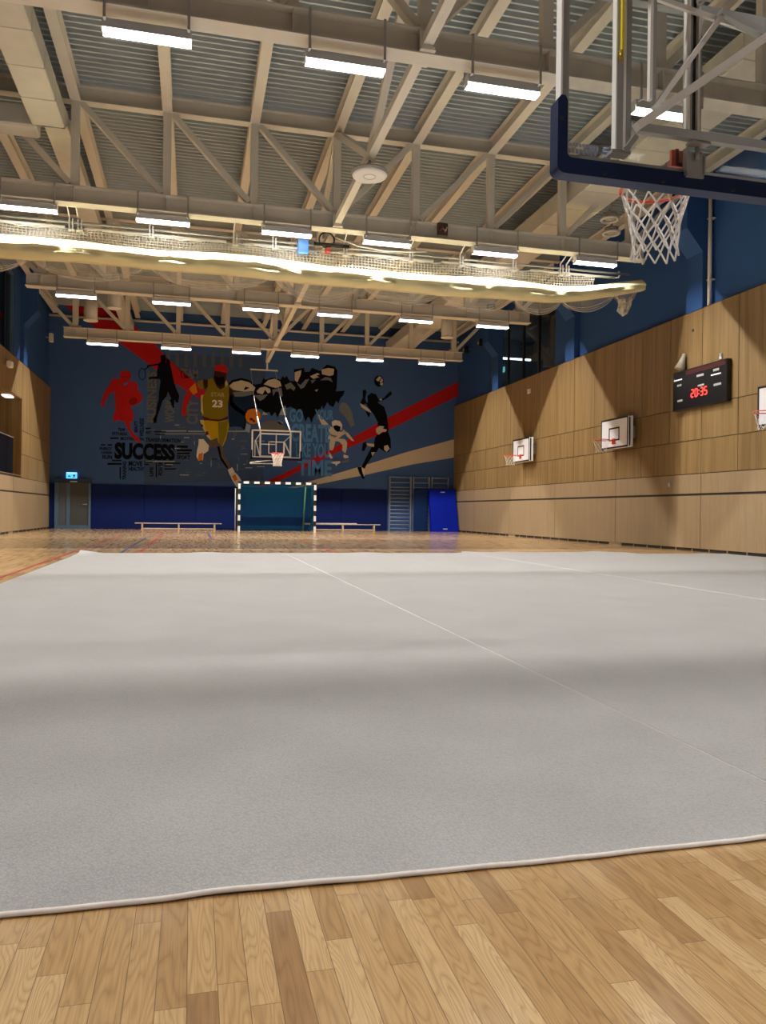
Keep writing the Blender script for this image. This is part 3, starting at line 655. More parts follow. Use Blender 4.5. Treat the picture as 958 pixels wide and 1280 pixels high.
MURAL = [
 ('cityscape','wash',1,[(-1.838,7.167),(2.827,7.28),(2.904,6.507),(2.59,4.804),(2.893,2.112),(-0.06,1.947),(-1.96,1.809),(-1.978,3.309),(-1.807,4.621)]),
 ('red_stripe','red',2,[(-5.25,9.061),(-3.749,9.369),(-2.976,8.717),(-1.656,7.636),(-1.144,7.045),(-0.114,6.213),(0.67,5.589),(0.608,5.287),(0.219,5.402),(-0.846,6.043),(-2.022,6.862),(-3.023,7.581),(-4.555,8.474)]),
 ('red_stripe','red',2,[(11.488,6.718),(8.184,4.932),(6.798,4.11),(5.958,3.631),(5.266,3.265),(4.308,2.724),(3.564,2.331),(2.827,1.993),(2.164,1.693),(2.564,1.667),(3.634,2.112),(4.345,2.503),(5.269,2.99),(5.997,3.356),(6.733,3.677),(8.299,4.427),(11.496,6.083)]),
 ('cream_stripe','cream',2,[(11.334,4.128),(9.058,3.46),(7.256,2.858),(5.279,2.234),(3.842,1.793),(3.64,1.687),(5.282,1.994),(7.222,2.421),(9.449,2.955),(11.345,3.304)]),
 ('football_runner','red',4,[(-2.934,6.344),(-2.819,6.426),(-2.616,6.437),(-2.513,6.321),(-2.511,6.138),(-2.597,6.051),(-2.553,5.998),(-2.378,5.992),(-2.244,5.861),(-2.251,5.678),(-2.094,5.502),(-2.048,5.351),(-2.162,5.131),(-2.395,5.014),(-2.54,4.992),(-2.451,4.874),(-2.39,4.632),(-2.445,4.355),(-2.532,4.351),(-2.5,4.108),(-2.41,3.898),(-2.144,3.663),(-2.113,3.511),(-2.23,3.537),(-2.407,3.684),(-2.527,3.893),(-2.645,4.103),(-2.736,4.343),(-2.997,4.409),(-3.184,4.325),(-3.173,4.599),(-3.103,4.784),(-3.122,5.209),(-3.141,5.573),(-3.327,5.442),(-3.468,5.193),(-3.55,4.886),(-3.622,4.883),(-3.667,5.093),(-3.557,5.431),(-3.445,5.649),(-3.332,5.867),(-3.248,6.053),(-2.902,6.096),(-2.946,6.16)]),
 ('football_runner','blue',5,[(-2.813,5.909),(-2.639,5.948),(-2.624,5.909),(-2.725,5.806),(-2.789,5.818)]),
 ('football_runner','darkred',5,[(-2.556,5.083),(-2.586,5.173),(-2.515,5.313),(-2.37,5.366),(-2.267,5.279),(-2.28,5.156),(-2.395,5.044)]),
 ('football_runner','darkred',5,[(-2.903,6.193),(-2.613,6.193),(-2.598,6.149),(-2.903,6.147)]),
 ('racket_player','black',4,[(-1.378,7.123),(-1.189,7.149),(-1.146,6.954),(-1.185,6.839),(-1.008,6.821),(-0.937,6.571),(-0.821,6.04),(-0.736,5.79),(-0.609,5.513),(-0.647,5.228),(-0.729,5.211),(-0.798,5.321),(-0.808,4.981),(-0.862,4.993),(-0.989,5.298),(-0.922,5.357),(-1.062,5.661),(-1.113,5.461),(-1.274,5.256),(-1.352,4.971),(-1.456,4.657),(-1.506,4.345),(-1.614,4.341),(-1.63,4.509),(-1.537,4.682),(-1.488,5.049),(-1.424,5.334),(-1.414,5.616),(-1.365,6.012),(-1.38,6.152),(-1.825,6.129),(-1.826,6.199),(-1.503,6.258),(-1.505,6.455),(-1.468,6.71),(-1.858,6.632),(-1.911,6.573),(-1.886,6.686),(-1.469,6.78),(-1.361,6.843)]),
 ('racket_player','black',4,[(-1.939,6.326),(-1.943,6.262),(-1.969,6.268),(-1.965,6.325)]),
 ('racket_player','black',4,[(-1.943,6.262),(-1.957,6.202),(-1.98,6.215),(-1.969,6.268)]),
 ('racket_player','black',4,[(-1.957,6.202),(-1.979,6.151),(-1.998,6.169),(-1.98,6.215)]),
 ('racket_player','black',4,[(-1.979,6.151),(-2.008,6.11),(-2.022,6.133),(-1.998,6.169)]),
 ('racket_player','black',4,[(-2.008,6.11),(-2.043,6.084),(-2.05,6.11),(-2.022,6.133)]),
 ('racket_player','black',4,[(-2.043,6.084),(-2.08,6.073),(-2.08,6.101),(-2.05,6.11)]),
 ('racket_player','black',4,[(-2.08,6.073),(-2.117,6.08),(-2.11,6.106),(-2.08,6.101)]),
 ('racket_player','black',4,[(-2.117,6.08),(-2.152,6.102),(-2.139,6.127),(-2.11,6.106)]),
 ('racket_player','black',4,[(-2.152,6.102),(-2.182,6.14),(-2.164,6.16),(-2.139,6.127)]),
 ('racket_player','black',4,[(-2.182,6.14),(-2.205,6.189),(-2.183,6.204),(-2.164,6.16)]),
 ('racket_player','black',4,[(-2.205,6.189),(-2.22,6.247),(-2.195,6.256),(-2.183,6.204)]),
 ('racket_player','black',4,[(-2.22,6.247),(-2.226,6.31),(-2.2,6.312),(-2.195,6.256)]),
 ('racket_player','black',4,[(-2.226,6.31),(-2.222,6.374),(-2.196,6.368),(-2.2,6.312)]),
 ('racket_player','black',4,[(-2.222,6.374),(-2.208,6.434),(-2.185,6.421),(-2.196,6.368)]),
 ('racket_player','black',4,[(-2.208,6.434),(-2.186,6.486),(-2.167,6.468),(-2.185,6.421)]),
 ('racket_player','black',4,[(-2.186,6.486),(-2.157,6.526),(-2.144,6.503),(-2.167,6.468)]),
 ('racket_player','black',4,[(-2.157,6.526),(-2.123,6.553),(-2.116,6.527),(-2.144,6.503)]),
 ('racket_player','black',4,[(-2.123,6.553),(-2.086,6.563),(-2.085,6.536),(-2.116,6.527)]),
 ('racket_player','black',4,[(-2.086,6.563),(-2.049,6.557),(-2.055,6.53),(-2.085,6.536)]),
 ('racket_player','black',4,[(-2.049,6.557),(-2.014,6.534),(-2.026,6.51),(-2.055,6.53)]),
 ('racket_player','black',4,[(-2.014,6.534),(-1.983,6.497),(-2.002,6.477),(-2.026,6.51)]),
 ('racket_player','black',4,[(-1.983,6.497),(-1.96,6.448),(-1.982,6.433),(-2.002,6.477)]),
 ('racket_player','black',4,[(-1.96,6.448),(-1.945,6.389),(-1.97,6.381),(-1.982,6.433)]),
 ('racket_player','black',4,[(-1.945,6.389),(-1.939,6.326),(-1.965,6.325),(-1.97,6.381)]),
 ('racket_player','black',4,[(-1.987,6.528),(-1.845,6.638),(-1.832,6.605),(-1.967,6.488)]),
 ('basketball_player','red',4,[(-0.066,5.626),(-0.17,5.401),(-0.303,5.132),(-0.323,4.736),(-0.395,4.663),(-0.48,4.686),(-0.503,4.86),(-0.477,5.124),(-0.426,5.433),(-0.301,5.702)]),
 ('basketball_player','orange',5,[(-0.239,5.793),(0.023,6.07),(0.126,5.679),(-0.044,5.574)]),
 ('basketball_player','olive2',4,[(0.099,6.118),(0.312,6.226),(0.42,6.214),(0.402,5.869),(0.253,5.818),(0.115,5.899)]),
 ('basketball_player','skin',5,[(0.333,6.227),(0.527,6.207),(0.531,5.92),(0.394,5.816),(0.349,5.999)]),
 ('basketball_player','skin',4,[(1.375,6.051),(1.574,5.839),(1.536,5.348),(1.846,5.095),(2.112,4.928),(2.079,4.783),(1.672,4.989),(1.362,5.287),(1.38,5.652)]),
 ('basketball_player','olive',6,[(0.527,6.22),(0.72,6.305),(0.876,5.981),(1.007,5.855),(1.18,5.908),(1.242,6.222),(1.374,6.096),(1.403,5.564),(1.342,5.206),(1.369,4.763),(0.98,4.569),(0.548,4.587),(0.288,4.718),(0.303,5.247),(0.384,5.604),(0.531,5.876)]),
 ('basketball_player','trim',7,[(0.256,5.562),(0.363,5.603),(0.323,5.38),(0.365,4.756),(0.269,4.893)]),
 ('basketball_player','trim',7,[(1.198,6.211),(1.298,6.225),(1.343,6.094),(1.267,5.957)]),
 ('basketball_player','skin',7,[(0.803,6.597),(1.302,6.58),(1.263,6.267),(1.202,5.954),(1.051,5.849),(0.898,5.96),(0.764,6.241)]),
 ('basketball_player','black',8,[(0.762,6.418),(0.958,6.34),(1.174,6.387),(1.229,6.177),(1.071,5.983),(0.884,6.026)]),
 ('basketball_player','red',8,[(0.8,6.796),(0.994,6.896),(1.256,6.844),(1.354,6.628),(1.281,6.535),(1.041,6.588),(0.816,6.598)]),
 ('basketball_player','mustard',6,[(0.334,4.499),(0.548,4.552),(0.981,4.503),(1.371,4.607),(1.418,4.32),(1.295,3.739),(1.168,3.468),(0.992,3.64),(0.946,3.837),(0.688,3.709),(0.513,3.932),(0.359,4.191)]),
 ('basketball_player','olive2',7,[(0.96,4.471),(1.371,4.585),(1.326,4.05),(1.146,3.49),(1.014,3.64)]),
 ('basketball_player','maroon',8,[(0.301,4.718),(0.677,4.592),(1.067,4.591),(1.37,4.718),(1.371,4.621),(1.002,4.517),(0.419,4.538)]),
 ('basketball_player','trim',7,[(0.226,4.539),(0.385,4.545),(0.445,4.195),(0.643,3.893),(0.688,3.709),(0.535,3.845),(0.328,4.234)]),
 ('basketball_player','maroon',8,[(0.447,4.062),(0.554,4.088),(0.607,3.958),(0.492,3.91)]),
 ('basketball_player','maroon',8,[(0.258,4.399),(0.37,4.324),(0.337,4.213),(0.276,4.276)]),
 ('basketball_player','leg',4,[(0.688,3.709),(0.946,3.859),(1.168,3.468),(1.215,3.159),(1.348,2.941),(1.527,2.613),(1.398,2.507),(1.176,2.803),(0.998,3.152),(0.908,3.415),(0.692,3.408),(0.582,3.582)]),
 ('basketball_player','black',5,[(0.929,3.46),(1.046,3.486),(1.13,3.023),(1.405,2.609),(1.362,2.55),(1.088,2.911)]),
 ('basketball_player','white',5,[(1.389,2.498),(1.571,2.614),(1.687,2.394),(1.488,2.269)]),
 ('basketball_player','white',6,[(1.501,2.27),(1.705,2.395),(1.847,2.242),(1.982,2.013),(1.897,1.788),(1.756,1.786),(1.578,2.08)]),
 ('basketball_player','orange',7,[(1.554,2.244),(1.706,2.337),(1.796,2.107),(1.666,2.024)]),
 ('basketball_player','white',5,[(0.193,3.745),(0.386,3.751),(0.605,3.494),(0.586,3.273),(0.394,3.134),(0.376,2.878),(0.183,2.855),(0.108,3.038),(0.134,3.303),(0.187,3.524)]),
 ('basketball_player','orange',6,[(0.192,3.128),(0.371,3.2),(0.354,2.869),(0.165,2.863)]),
 ('basketball_player','orange',7,[(2.734,4.797),(2.724,4.713),(2.692,4.634),(2.642,4.565),(2.575,4.511),(2.498,4.476),(2.414,4.462),(2.33,4.469),(2.252,4.498),(2.185,4.547),(2.133,4.611),(2.1,4.688),(2.088,4.77),(2.098,4.854),(2.129,4.933),(2.179,5.002),(2.245,5.056),(2.323,5.091),(2.406,5.106),(2.49,5.099),(2.568,5.07),(2.636,5.021),(2.688,4.957),(2.722,4.88)]),
 ('basketball_player','maroon',8,[(2.248,4.688),(2.358,4.715),(2.515,4.564),(2.449,4.517),(2.346,4.625),(2.293,4.578)]),
 ('basketball_player','ltblue',3,[(2.056,4.166),(2.14,4.482),(2.318,4.4),(2.255,4.084)]),
 ('graffiti_lettering','black',3,[(1.349,6.087),(1.512,6.263),(1.896,6.367),(2.229,6.301),(2.465,6.116),(2.732,6.186),(2.813,6.416),(2.898,6.347),(3.234,6.467),(3.545,6.381),(3.628,6.545),(3.714,6.464),(3.798,6.565),(3.914,6.361),(4.114,6.343),(4.107,6.855),(4.535,6.936),(4.566,6.766),(4.767,6.789),(4.88,6.967),(5.228,6.849),(5.515,7.135),(5.865,7.069),(5.985,6.902),(5.965,6.151),(5.909,6.004),(6.319,6.053),(6.262,5.877),(6.118,5.696),(6.05,5.491),(5.943,5.602),(5.83,5.326),(5.654,5.387),(5.565,5.527),(5.394,5.203),(5.334,5.361),(5.25,5.173),(5.078,5.017),(4.965,4.84),(4.882,4.579),(4.804,4.805),(4.734,4.859),(4.622,4.643),(4.503,4.993),(4.386,5.159),(4.276,4.8),(4.215,5.151),(3.985,5.255),(3.815,5.191),(3.757,5.302),(3.644,5.268),(3.534,5.008),(3.425,4.748),(3.337,5.0),(3.17,4.812),(3.084,4.989),(2.916,4.953),(2.746,5.087),(2.522,5.134),(2.145,5.05),(2.09,4.172),(1.866,4.348),(1.427,4.303),(1.389,5.14)]),
 ('graffiti_lettering','navy',4,[(1.437,5.645),(1.686,5.573),(2.46,5.638),(2.494,5.189),(2.106,5.087),(2.033,4.299),(1.426,4.359)]),
 ('graffiti_lettering','cream2',4,[(1.405,6.023),(1.568,6.171),(1.897,6.272),(2.23,6.205),(2.489,5.994),(2.435,5.85),(2.014,5.801),(1.627,5.838),(1.44,5.857)]),
 ('graffiti_lettering','black',5,[(2.002,5.863),(2.067,6.012),(2.244,5.976),(2.123,5.902)]),
 ('graffiti_lettering','grey',4,[(1.529,5.772),(2.435,5.828),(2.381,5.69),(1.906,5.572),(1.631,5.57)]),
 ('graffiti_lettering','cream2',4,[(2.833,6.152),(3.01,6.331),(3.291,6.413),(3.518,6.312),(3.588,6.117),(3.352,6.02),(3.126,6.065),(3.013,6.105)]),
 ('graffiti_lettering','cream2',4,[(2.541,5.855),(2.679,6.003),(2.902,6.054),(3.105,5.968),(3.129,5.828),(3.017,5.777),(2.892,5.929),(2.794,5.727),(2.57,5.772)]),
 ('graffiti_lettering','grey',4,[(2.459,5.683),(2.772,5.698),(3.018,5.738),(2.852,5.532),(2.686,5.44),(2.544,5.574)]),
 ('graffiti_lettering','grey',4,[(3.195,5.944),(3.578,6.048),(3.639,5.694),(3.504,5.631),(3.467,5.856),(3.331,5.872),(3.244,5.675)]),
 ('graffiti_lettering','grey',4,[(3.718,6.169),(3.972,6.296),(4.18,6.079),(4.119,5.933),(3.975,6.04),(3.805,5.975)]),
 ('graffiti_lettering','cream2',4,[(4.137,6.732),(4.422,6.838),(4.396,6.632),(4.257,6.31),(4.142,6.39)]),
 ('graffiti_lettering','grey',4,[(4.229,6.281),(4.401,6.204),(4.599,6.443),(4.771,6.48),(4.546,6.097),(4.403,6.033)]),
 ('graffiti_lettering','cream2',4,[(4.798,6.596),(5.113,6.756),(5.23,6.705),(5.057,6.621),(5.208,6.589),(4.944,6.489)]),
 ('graffiti_lettering','cream2',4,[(5.285,6.909),(5.575,6.995),(5.843,6.969),(5.812,6.708),(5.637,6.653),(5.317,6.71)]),
 ('graffiti_lettering','grey',4,[(5.233,6.447),(5.463,6.603),(5.697,6.569),(5.787,6.39),(5.581,6.477)]),
 ('graffiti_lettering','grey',4,[(4.829,6.426),(5.059,6.467),(4.889,6.286)]),
 ('graffiti_lettering','cream2',4,[(5.008,6.006),(5.151,6.064),(5.101,5.958)]),
 ('cityscape','greyb',2,[(2.618,4.152),(2.727,4.41),(2.865,4.573),(3.144,4.652),(3.54,4.611),(3.826,4.339),(3.885,4.199)]),
 ('cityscape','ltgrey',2,[(2.777,4.852),(2.859,5.036),(3.029,4.873)]),
 ('cityscape','ltgrey',2,[(3.508,4.882),(3.59,5.124),(3.758,5.245),(3.797,4.894)]),
 ('cityscape','ltblue',2,[(3.427,4.55),(3.511,4.667),(3.71,4.533),(3.598,4.472)]),
 ('skateboarder','grey',3,[(6.098,5.425),(6.206,5.538),(6.372,5.528),(6.521,5.372),(6.654,5.124),(6.713,4.836),(6.771,4.603),(6.607,4.47),(6.493,4.719),(6.306,4.965),(6.083,5.172)]),
 ('skateboarder','suit',4,[(5.157,4.988),(5.248,4.956),(5.376,4.818),(5.586,4.611),(5.66,4.499),(5.545,4.44),(5.344,4.529),(5.232,4.74)]),
 ('skateboarder','suit',4,[(5.616,4.54),(5.8,4.439),(5.911,4.27),(6.204,4.267),(6.284,4.385),(6.425,4.239),(6.371,4.19),(6.225,4.112),(6.062,3.973),(6.355,3.954),(6.453,3.805),(6.435,3.523),(6.382,3.34),(6.233,3.462),(6.249,3.697),(6.107,3.837),(5.935,3.86),(5.883,3.613),(5.82,3.46),(5.696,3.456),(5.663,3.75),(5.605,3.964),(5.638,4.217)]),
 ('skateboarder','suit',4,[(6.269,4.377),(6.507,4.213),(6.762,3.888),(6.658,3.899),(6.427,4.094)]),
 ('skateboarder','suit2',5,[(5.76,4.682),(5.905,4.768),(6.125,4.733),(6.23,4.564),(6.21,4.375),(6.058,4.24),(5.875,4.291),(5.799,4.468)]),
 ('skateboarder','black',6,[(5.817,4.505),(5.981,4.554),(6.154,4.489),(6.138,4.308),(6.029,4.246),(5.881,4.348)]),
 ('skateboarder','suit2',5,[(5.667,3.383),(5.742,3.277),(5.838,3.143),(5.762,3.084),(5.663,3.174)]),
 ('skateboarder','suit2',5,[(6.309,3.294),(6.512,3.235),(6.521,3.156),(6.366,3.123),(6.285,3.193)]),
 ('skateboarder','suit2',5,[(5.775,2.962),(6.155,3.001),(6.156,2.918),(6.039,2.861),(5.989,2.78),(5.948,2.858),(5.783,2.901)]),
 ('skateboarder','grey',4,[(6.155,2.972),(6.404,3.051),(6.551,3.074),(6.497,2.963),(6.156,2.911)]),
 ('skateboarder','grey',5,[(5.693,4.183),(5.84,4.116),(6.023,4.087),(5.915,4.011),(5.731,4.076)]),
 ('volleyball_player','black',4,[(8.044,6.559),(8.035,6.482),(8.006,6.412),(7.959,6.355),(7.901,6.317),(7.835,6.302),(7.77,6.311),(7.71,6.343),(7.663,6.395),(7.632,6.461),(7.621,6.537),(7.63,6.613),(7.659,6.683),(7.705,6.74),(7.764,6.778),(7.829,6.793),(7.894,6.785),(7.954,6.753),(8.002,6.701),(8.033,6.634)]),
 ('volleyball_player','cream2',5,[(7.705,6.593),(7.837,6.758),(7.948,6.712),(7.8,6.526)]),
 ('volleyball_player','cream2',5,[(7.861,6.529),(7.973,6.686),(8.015,6.577),(7.923,6.453)]),
 ('volleyball_player','cream2',5,[(7.862,6.43),(8.016,6.498),(8.006,6.386),(7.924,6.366)]),
 ('volleyball_player','black',4,[(7.321,5.869),(7.502,6.016),(7.705,5.967),(7.818,5.774),(7.8,5.595),(8.079,5.429),(8.207,5.077),(8.274,4.682),(8.298,4.405),(8.216,4.362),(7.805,4.576),(7.803,4.743),(7.636,5.053),(7.471,5.244),(7.327,5.435),(7.265,5.531),(7.104,5.496),(7.014,5.579),(7.12,5.781),(7.108,6.096),(7.217,6.148),(7.286,6.057),(7.222,5.746),(7.297,5.572),(7.353,5.594)]),
 ('volleyball_player','cream2',5,[(6.995,5.538),(7.226,5.43),(7.41,5.3),(7.513,5.147),(7.269,5.247),(7.057,5.384)]),
 ('volleyball_player','black',4,[(7.229,5.233),(7.473,5.125),(7.394,4.924)]),
 ('volleyball_player','black',4,[(7.79,5.753),(8.074,5.826),(8.235,6.032),(8.377,6.138),(8.428,6.002),(8.238,5.833),(7.994,5.695),(7.811,5.647)]),
 ('volleyball_player','cream2',5,[(7.831,5.735),(7.972,5.801),(7.962,5.693)]),
 ('volleyball_player','cream2',6,[(7.725,4.455),(7.886,4.588),(8.099,4.576),(8.03,4.494),(8.224,4.434),(8.176,4.34),(8.012,4.334),(7.851,4.202),(7.74,4.297)]),
 ('volleyball_player','black',4,[(7.761,4.179),(8.053,4.316),(8.257,4.403),(8.393,4.05),(8.414,3.653),(8.31,3.451),(8.105,3.476),(7.866,3.627),(7.779,3.454),(7.698,3.432),(7.579,3.25),(7.36,2.939),(7.242,2.699),(7.099,2.775),(7.257,3.102),(7.454,3.484),(7.525,3.624),(7.633,3.746),(7.69,4.065)]),
 ('volleyball_player','cream2',5,[(8.102,3.722),(8.265,3.767),(8.357,3.611),(8.228,3.468),(8.104,3.555)]),
 ('volleyball_player','cream2',5,[(7.288,3.814),(7.661,3.795),(7.646,3.66),(7.37,3.698)]),
 ('volleyball_player','black',5,[(7.102,3.485),(7.146,3.809),(7.287,3.881),(7.337,3.737),(7.211,3.464)]),
 ('volleyball_player','cream2',5,[(7.524,3.426),(7.698,3.432),(7.578,3.262)]),
 ('volleyball_player','black',6,[(6.918,2.758),(7.099,2.782),(7.143,2.547),(7.255,2.285),(7.167,2.252),(7.002,2.504)]),
 ('volleyball_player','white',5,[(7.091,2.762),(7.23,2.667),(7.234,2.352),(7.165,2.37)]),
 ('word_cloud','black',4,[(-3.288,3.696),(-2.967,3.707),(-2.966,3.641),(-3.287,3.63)]),
 ('word_cloud','black',4,[(-3.629,3.408),(-3.471,3.413),(-3.471,3.361),(-3.628,3.356)]),
 ('word_cloud','black',4,[(-3.38,3.416),(-3.214,3.422),(-3.213,3.36),(-3.379,3.355)]),
 ('word_cloud','black',4,[(-3.214,2.786),(-2.839,2.796),(-2.838,2.744),(-3.214,2.733)]),
 ('word_cloud','black',4,[(-3.379,2.663),(-2.838,2.678),(-2.837,2.599),(-3.378,2.584)]),
 ('word_cloud','black',4,[(-0.678,3.452),(-0.245,3.466),(-0.243,3.368),(-0.677,3.354)]),
 ('word_cloud','black',4,[(-0.676,3.3),(-0.077,3.319),(-0.076,3.229),(-0.675,3.211)]),
 ('word_cloud','black',4,[(-0.674,3.166),(-0.154,3.182),(-0.153,3.11),(-0.674,3.095)]),
 ('word_cloud','black',4,[(-1.954,2.755),(-1.614,2.765),(-1.613,2.72),(-1.953,2.711)]),
 ('word_cloud','black',4,[(-1.953,2.667),(-1.783,2.671),(-1.782,2.618),(-1.952,2.613)]),
 ('word_cloud','black',4,[(-1.164,2.733),(-0.539,2.75),(-0.539,2.696),(-1.164,2.679)]),
 ('word_cloud','black',4,[(-1.163,2.617),(-0.883,2.624),(-0.883,2.58),(-1.162,2.572)]),
 ('word_cloud','black',4,[(-1.161,2.501),(-0.688,2.513),(-0.687,2.46),(-1.161,2.448)]),
 ('word_cloud','black',4,[(-1.587,4.008),(-1.116,4.026),(-1.115,3.981),(-1.586,3.964)]),
 ('word_cloud','black',4,[(-1.543,3.899),(-1.158,3.913),(-1.157,3.868),(-1.542,3.855)]),
 ('word_cloud','black',4,[(-1.928,4.138),(-1.716,4.146),(-1.715,4.084),(-1.928,4.076)]),
 ('word_cloud','black',4,[(-2.911,2.509),(-2.865,2.51),(-2.859,2.026),(-2.905,2.025)]),
 ('word_cloud','black',4,[(-1.507,2.723),(-1.455,2.725),(-1.448,2.125),(-1.499,2.124)]),
 ('cityscape','greyb',3,[(0.991,2.814),(1.031,2.815),(1.034,2.536),(0.995,2.535)]),
 ('cityscape','ltgrey',3,[(2.022,2.766),(2.12,2.769),(2.12,2.744),(2.022,2.742)]),
 ('cityscape','greyb',3,[(0.258,3.891),(0.506,3.9),(0.506,3.879),(0.258,3.87)]),
 ('cityscape','greyb',3,[(-0.026,4.024),(0.002,4.025),(0.005,3.742),(-0.023,3.741)]),
 ('cityscape','greyb',3,[(-1.25,3.025),(-1.171,3.027),(-1.17,2.989),(-1.25,2.986)]),
 ('cityscape','greyb',3,[(1.709,2.345),(1.841,2.348),(1.841,2.321),(1.709,2.318)]),
 ('cityscape','wash2',3,[(0.597,2.945),(0.953,2.956),(0.954,2.92),(0.598,2.91)]),
 ('cityscape','ltgrey',3,[(-0.526,3.611),(-0.404,3.615),(-0.404,3.593),(-0.526,3.589)]),
 ('cityscape','ltgrey',3,[(1.907,3.189),(2.2,3.197),(2.201,3.175),(1.907,3.166)]),
 ('cityscape','greyb',3,[(1.909,3.425),(2.135,3.432),(2.136,3.396),(1.91,3.389)]),
 ('cityscape','wash2',3,[(-0.706,2.334),(-0.679,2.334),(-0.676,2.146),(-0.703,2.145)]),
 ('cityscape','greyb',3,[(-0.209,3.142),(-0.116,3.144),(-0.115,3.12),(-0.209,3.117)]),
 ('cityscape','ltgrey',3,[(-1.35,3.835),(-1.321,3.836),(-1.319,3.621),(-1.348,3.62)]),
 ('cityscape','greyb',3,[(1.694,4.253),(1.732,4.254),(1.736,3.942),(1.698,3.94)]),
 ('cityscape','greyb',3,[(0.111,2.266),(0.34,2.272),(0.341,2.244),(0.111,2.238)]),
 ('cityscape','greyb',3,[(-0.321,2.376),(-0.151,2.38),(-0.15,2.353),(-0.321,2.348)]),
 ('cityscape','greyb',3,[(1.819,3.095),(1.846,3.096),(1.849,2.883),(1.822,2.882)]),
 ('cityscape','ltgrey',3,[(-1.513,3.054),(-1.493,3.054),(-1.49,2.78),(-1.51,2.779)]),
 ('cityscape','greyb',3,[(1.945,3.482),(2.045,3.486),(2.045,3.445),(1.946,3.442)]),
 ('cityscape','greyb',3,[(1.825,3.751),(2.199,3.764),(2.2,3.731),(1.825,3.718)]),
 ('cityscape','wash2',3,[(1.028,2.712),(1.237,2.718),(1.237,2.694),(1.028,2.688)]),
 ('cityscape','wash2',3,[(-0.542,3.408),(-0.505,3.409),(-0.5,3.071),(-0.537,3.07)]),
 ('cityscape','greyb',3,[(2.593,2.978),(2.759,2.983),(2.759,2.952),(2.593,2.947)]),
 ('cityscape','ltgrey',3,[(-1.364,2.573),(-1.234,2.577),(-1.234,2.537),(-1.364,2.534)]),
 ('cityscape','greyb',3,[(-1.066,3.306),(-0.83,3.313),(-0.83,3.282),(-1.065,3.275)]),
 ('cityscape','ltgrey',3,[(1.763,2.761),(1.797,2.762),(1.801,2.476),(1.766,2.476)]),
 ('cityscape','ltgrey',3,[(0.691,2.969),(0.717,2.97),(0.721,2.628),(0.695,2.627)]),
 ('cityscape','ltgrey',3,[(2.567,3.763),(2.907,3.775),(2.907,3.743),(2.568,3.732)]),
 ('cityscape','ltgrey',3,[(-0.404,3.808),(-0.18,3.816),(-0.179,3.781),(-0.403,3.773)]),
 ('cityscape','greyb',3,[(-0.292,2.994),(-0.255,2.996),(-0.253,2.821),(-0.29,2.82)]),
 ('cityscape','greyb',3,[(2.16,2.967),(2.201,2.968),(2.204,2.745),(2.163,2.744)]),
 ('cityscape','wash2',3,[(-0.985,3.593),(-0.959,3.594),(-0.958,3.491),(-0.983,3.491)]),
 ('cityscape','ltgrey',3,[(-1.096,2.672),(-0.827,2.679),(-0.826,2.65),(-1.095,2.643)]),
 ('cityscape','greyb',3,[(1.431,4.422),(1.643,4.431),(1.644,4.396),(1.431,4.388)]),
 ('cityscape','greyb',3,[(1.618,4.088),(1.659,4.089),(1.663,3.745),(1.622,3.743)]),
 ('cityscape','greyb',3,[(-1.647,4.07),(-1.517,4.075),(-1.517,4.051),(-1.647,4.046)]),
 ('cityscape','ltgrey',3,[(0.012,3.651),(0.034,3.652),(0.036,3.515),(0.014,3.515)]),
 ('cityscape','ltgrey',3,[(-1.881,3.469),(-1.688,3.475),(-1.687,3.452),(-1.881,3.446)]),
 ('cityscape','ltgrey',3,[(2.609,3.291),(2.782,3.297),(2.782,3.265),(2.61,3.259)]),
 ('cityscape','ltgrey',3,[(2.588,2.686),(2.916,2.694),(2.916,2.659),(2.588,2.651)]),
 ('cityscape','greyb',3,[(0.248,4.09),(0.468,4.098),(0.468,4.073),(0.249,4.065)]),
 ('cityscape','greyb',3,[(0.913,3.682),(0.933,3.683),(0.935,3.571),(0.914,3.57)]),
 ('cityscape','wash2',3,[(-0.389,2.479),(-0.186,2.484),(-0.185,2.443),(-0.389,2.438)]),
 ('cityscape','ltgrey',3,[(-0.543,2.264),(-0.187,2.272),(-0.186,2.233),(-0.542,2.224)]),
 ('cityscape','ltgrey',3,[(1.536,3.816),(1.624,3.819),(1.625,3.778),(1.536,3.775)]),
 ('cityscape','wash2',3,[(0.365,3.807),(0.481,3.811),(0.482,3.777),(0.365,3.773)]),
 ('cityscape','ltgrey',3,[(-0.779,4.308),(-0.587,4.316),(-0.587,4.285),(-0.779,4.278)]),
 ('cityscape','ltgrey',3,[(-0.777,3.354),(-0.557,3.361),(-0.556,3.323),(-0.776,3.316)]),
 ('cityscape','greyb',3,[(-0.545,3.066),(-0.28,3.074),(-0.279,3.041),(-0.544,3.033)]),
 ('cityscape','greyb',3,[(-1.819,4.08),(-1.541,4.091),(-1.541,4.058),(-1.819,4.047)]),
 ('cityscape','ltgrey',3,[(0.239,3.637),(0.271,3.638),(0.273,3.545),(0.24,3.544)]),
 ('cityscape','wash2',3,[(0.663,2.93),(0.945,2.938),(0.945,2.913),(0.663,2.905)]),
 ('cityscape','wash2',3,[(1.717,3.538),(2.01,3.547),(2.01,3.513),(1.717,3.503)]),
 ('cityscape','ltgrey',3,[(2.111,2.622),(2.398,2.629),(2.398,2.593),(2.111,2.586)]),
 ('cityscape','ltgrey',3,[(0.254,2.758),(0.336,2.76),(0.336,2.723),(0.254,2.721)]),
 ('cityscape','wash2',3,[(1.103,3.418),(1.234,3.422),(1.234,3.387),(1.104,3.382)]),
 ('cityscape','greyb',3,[(2.65,3.32),(2.897,3.327),(2.897,3.305),(2.65,3.298)]),
 ('cityscape','wash2',3,[(-0.679,4.213),(-0.329,4.226),(-0.328,4.199),(-0.678,4.185)]),
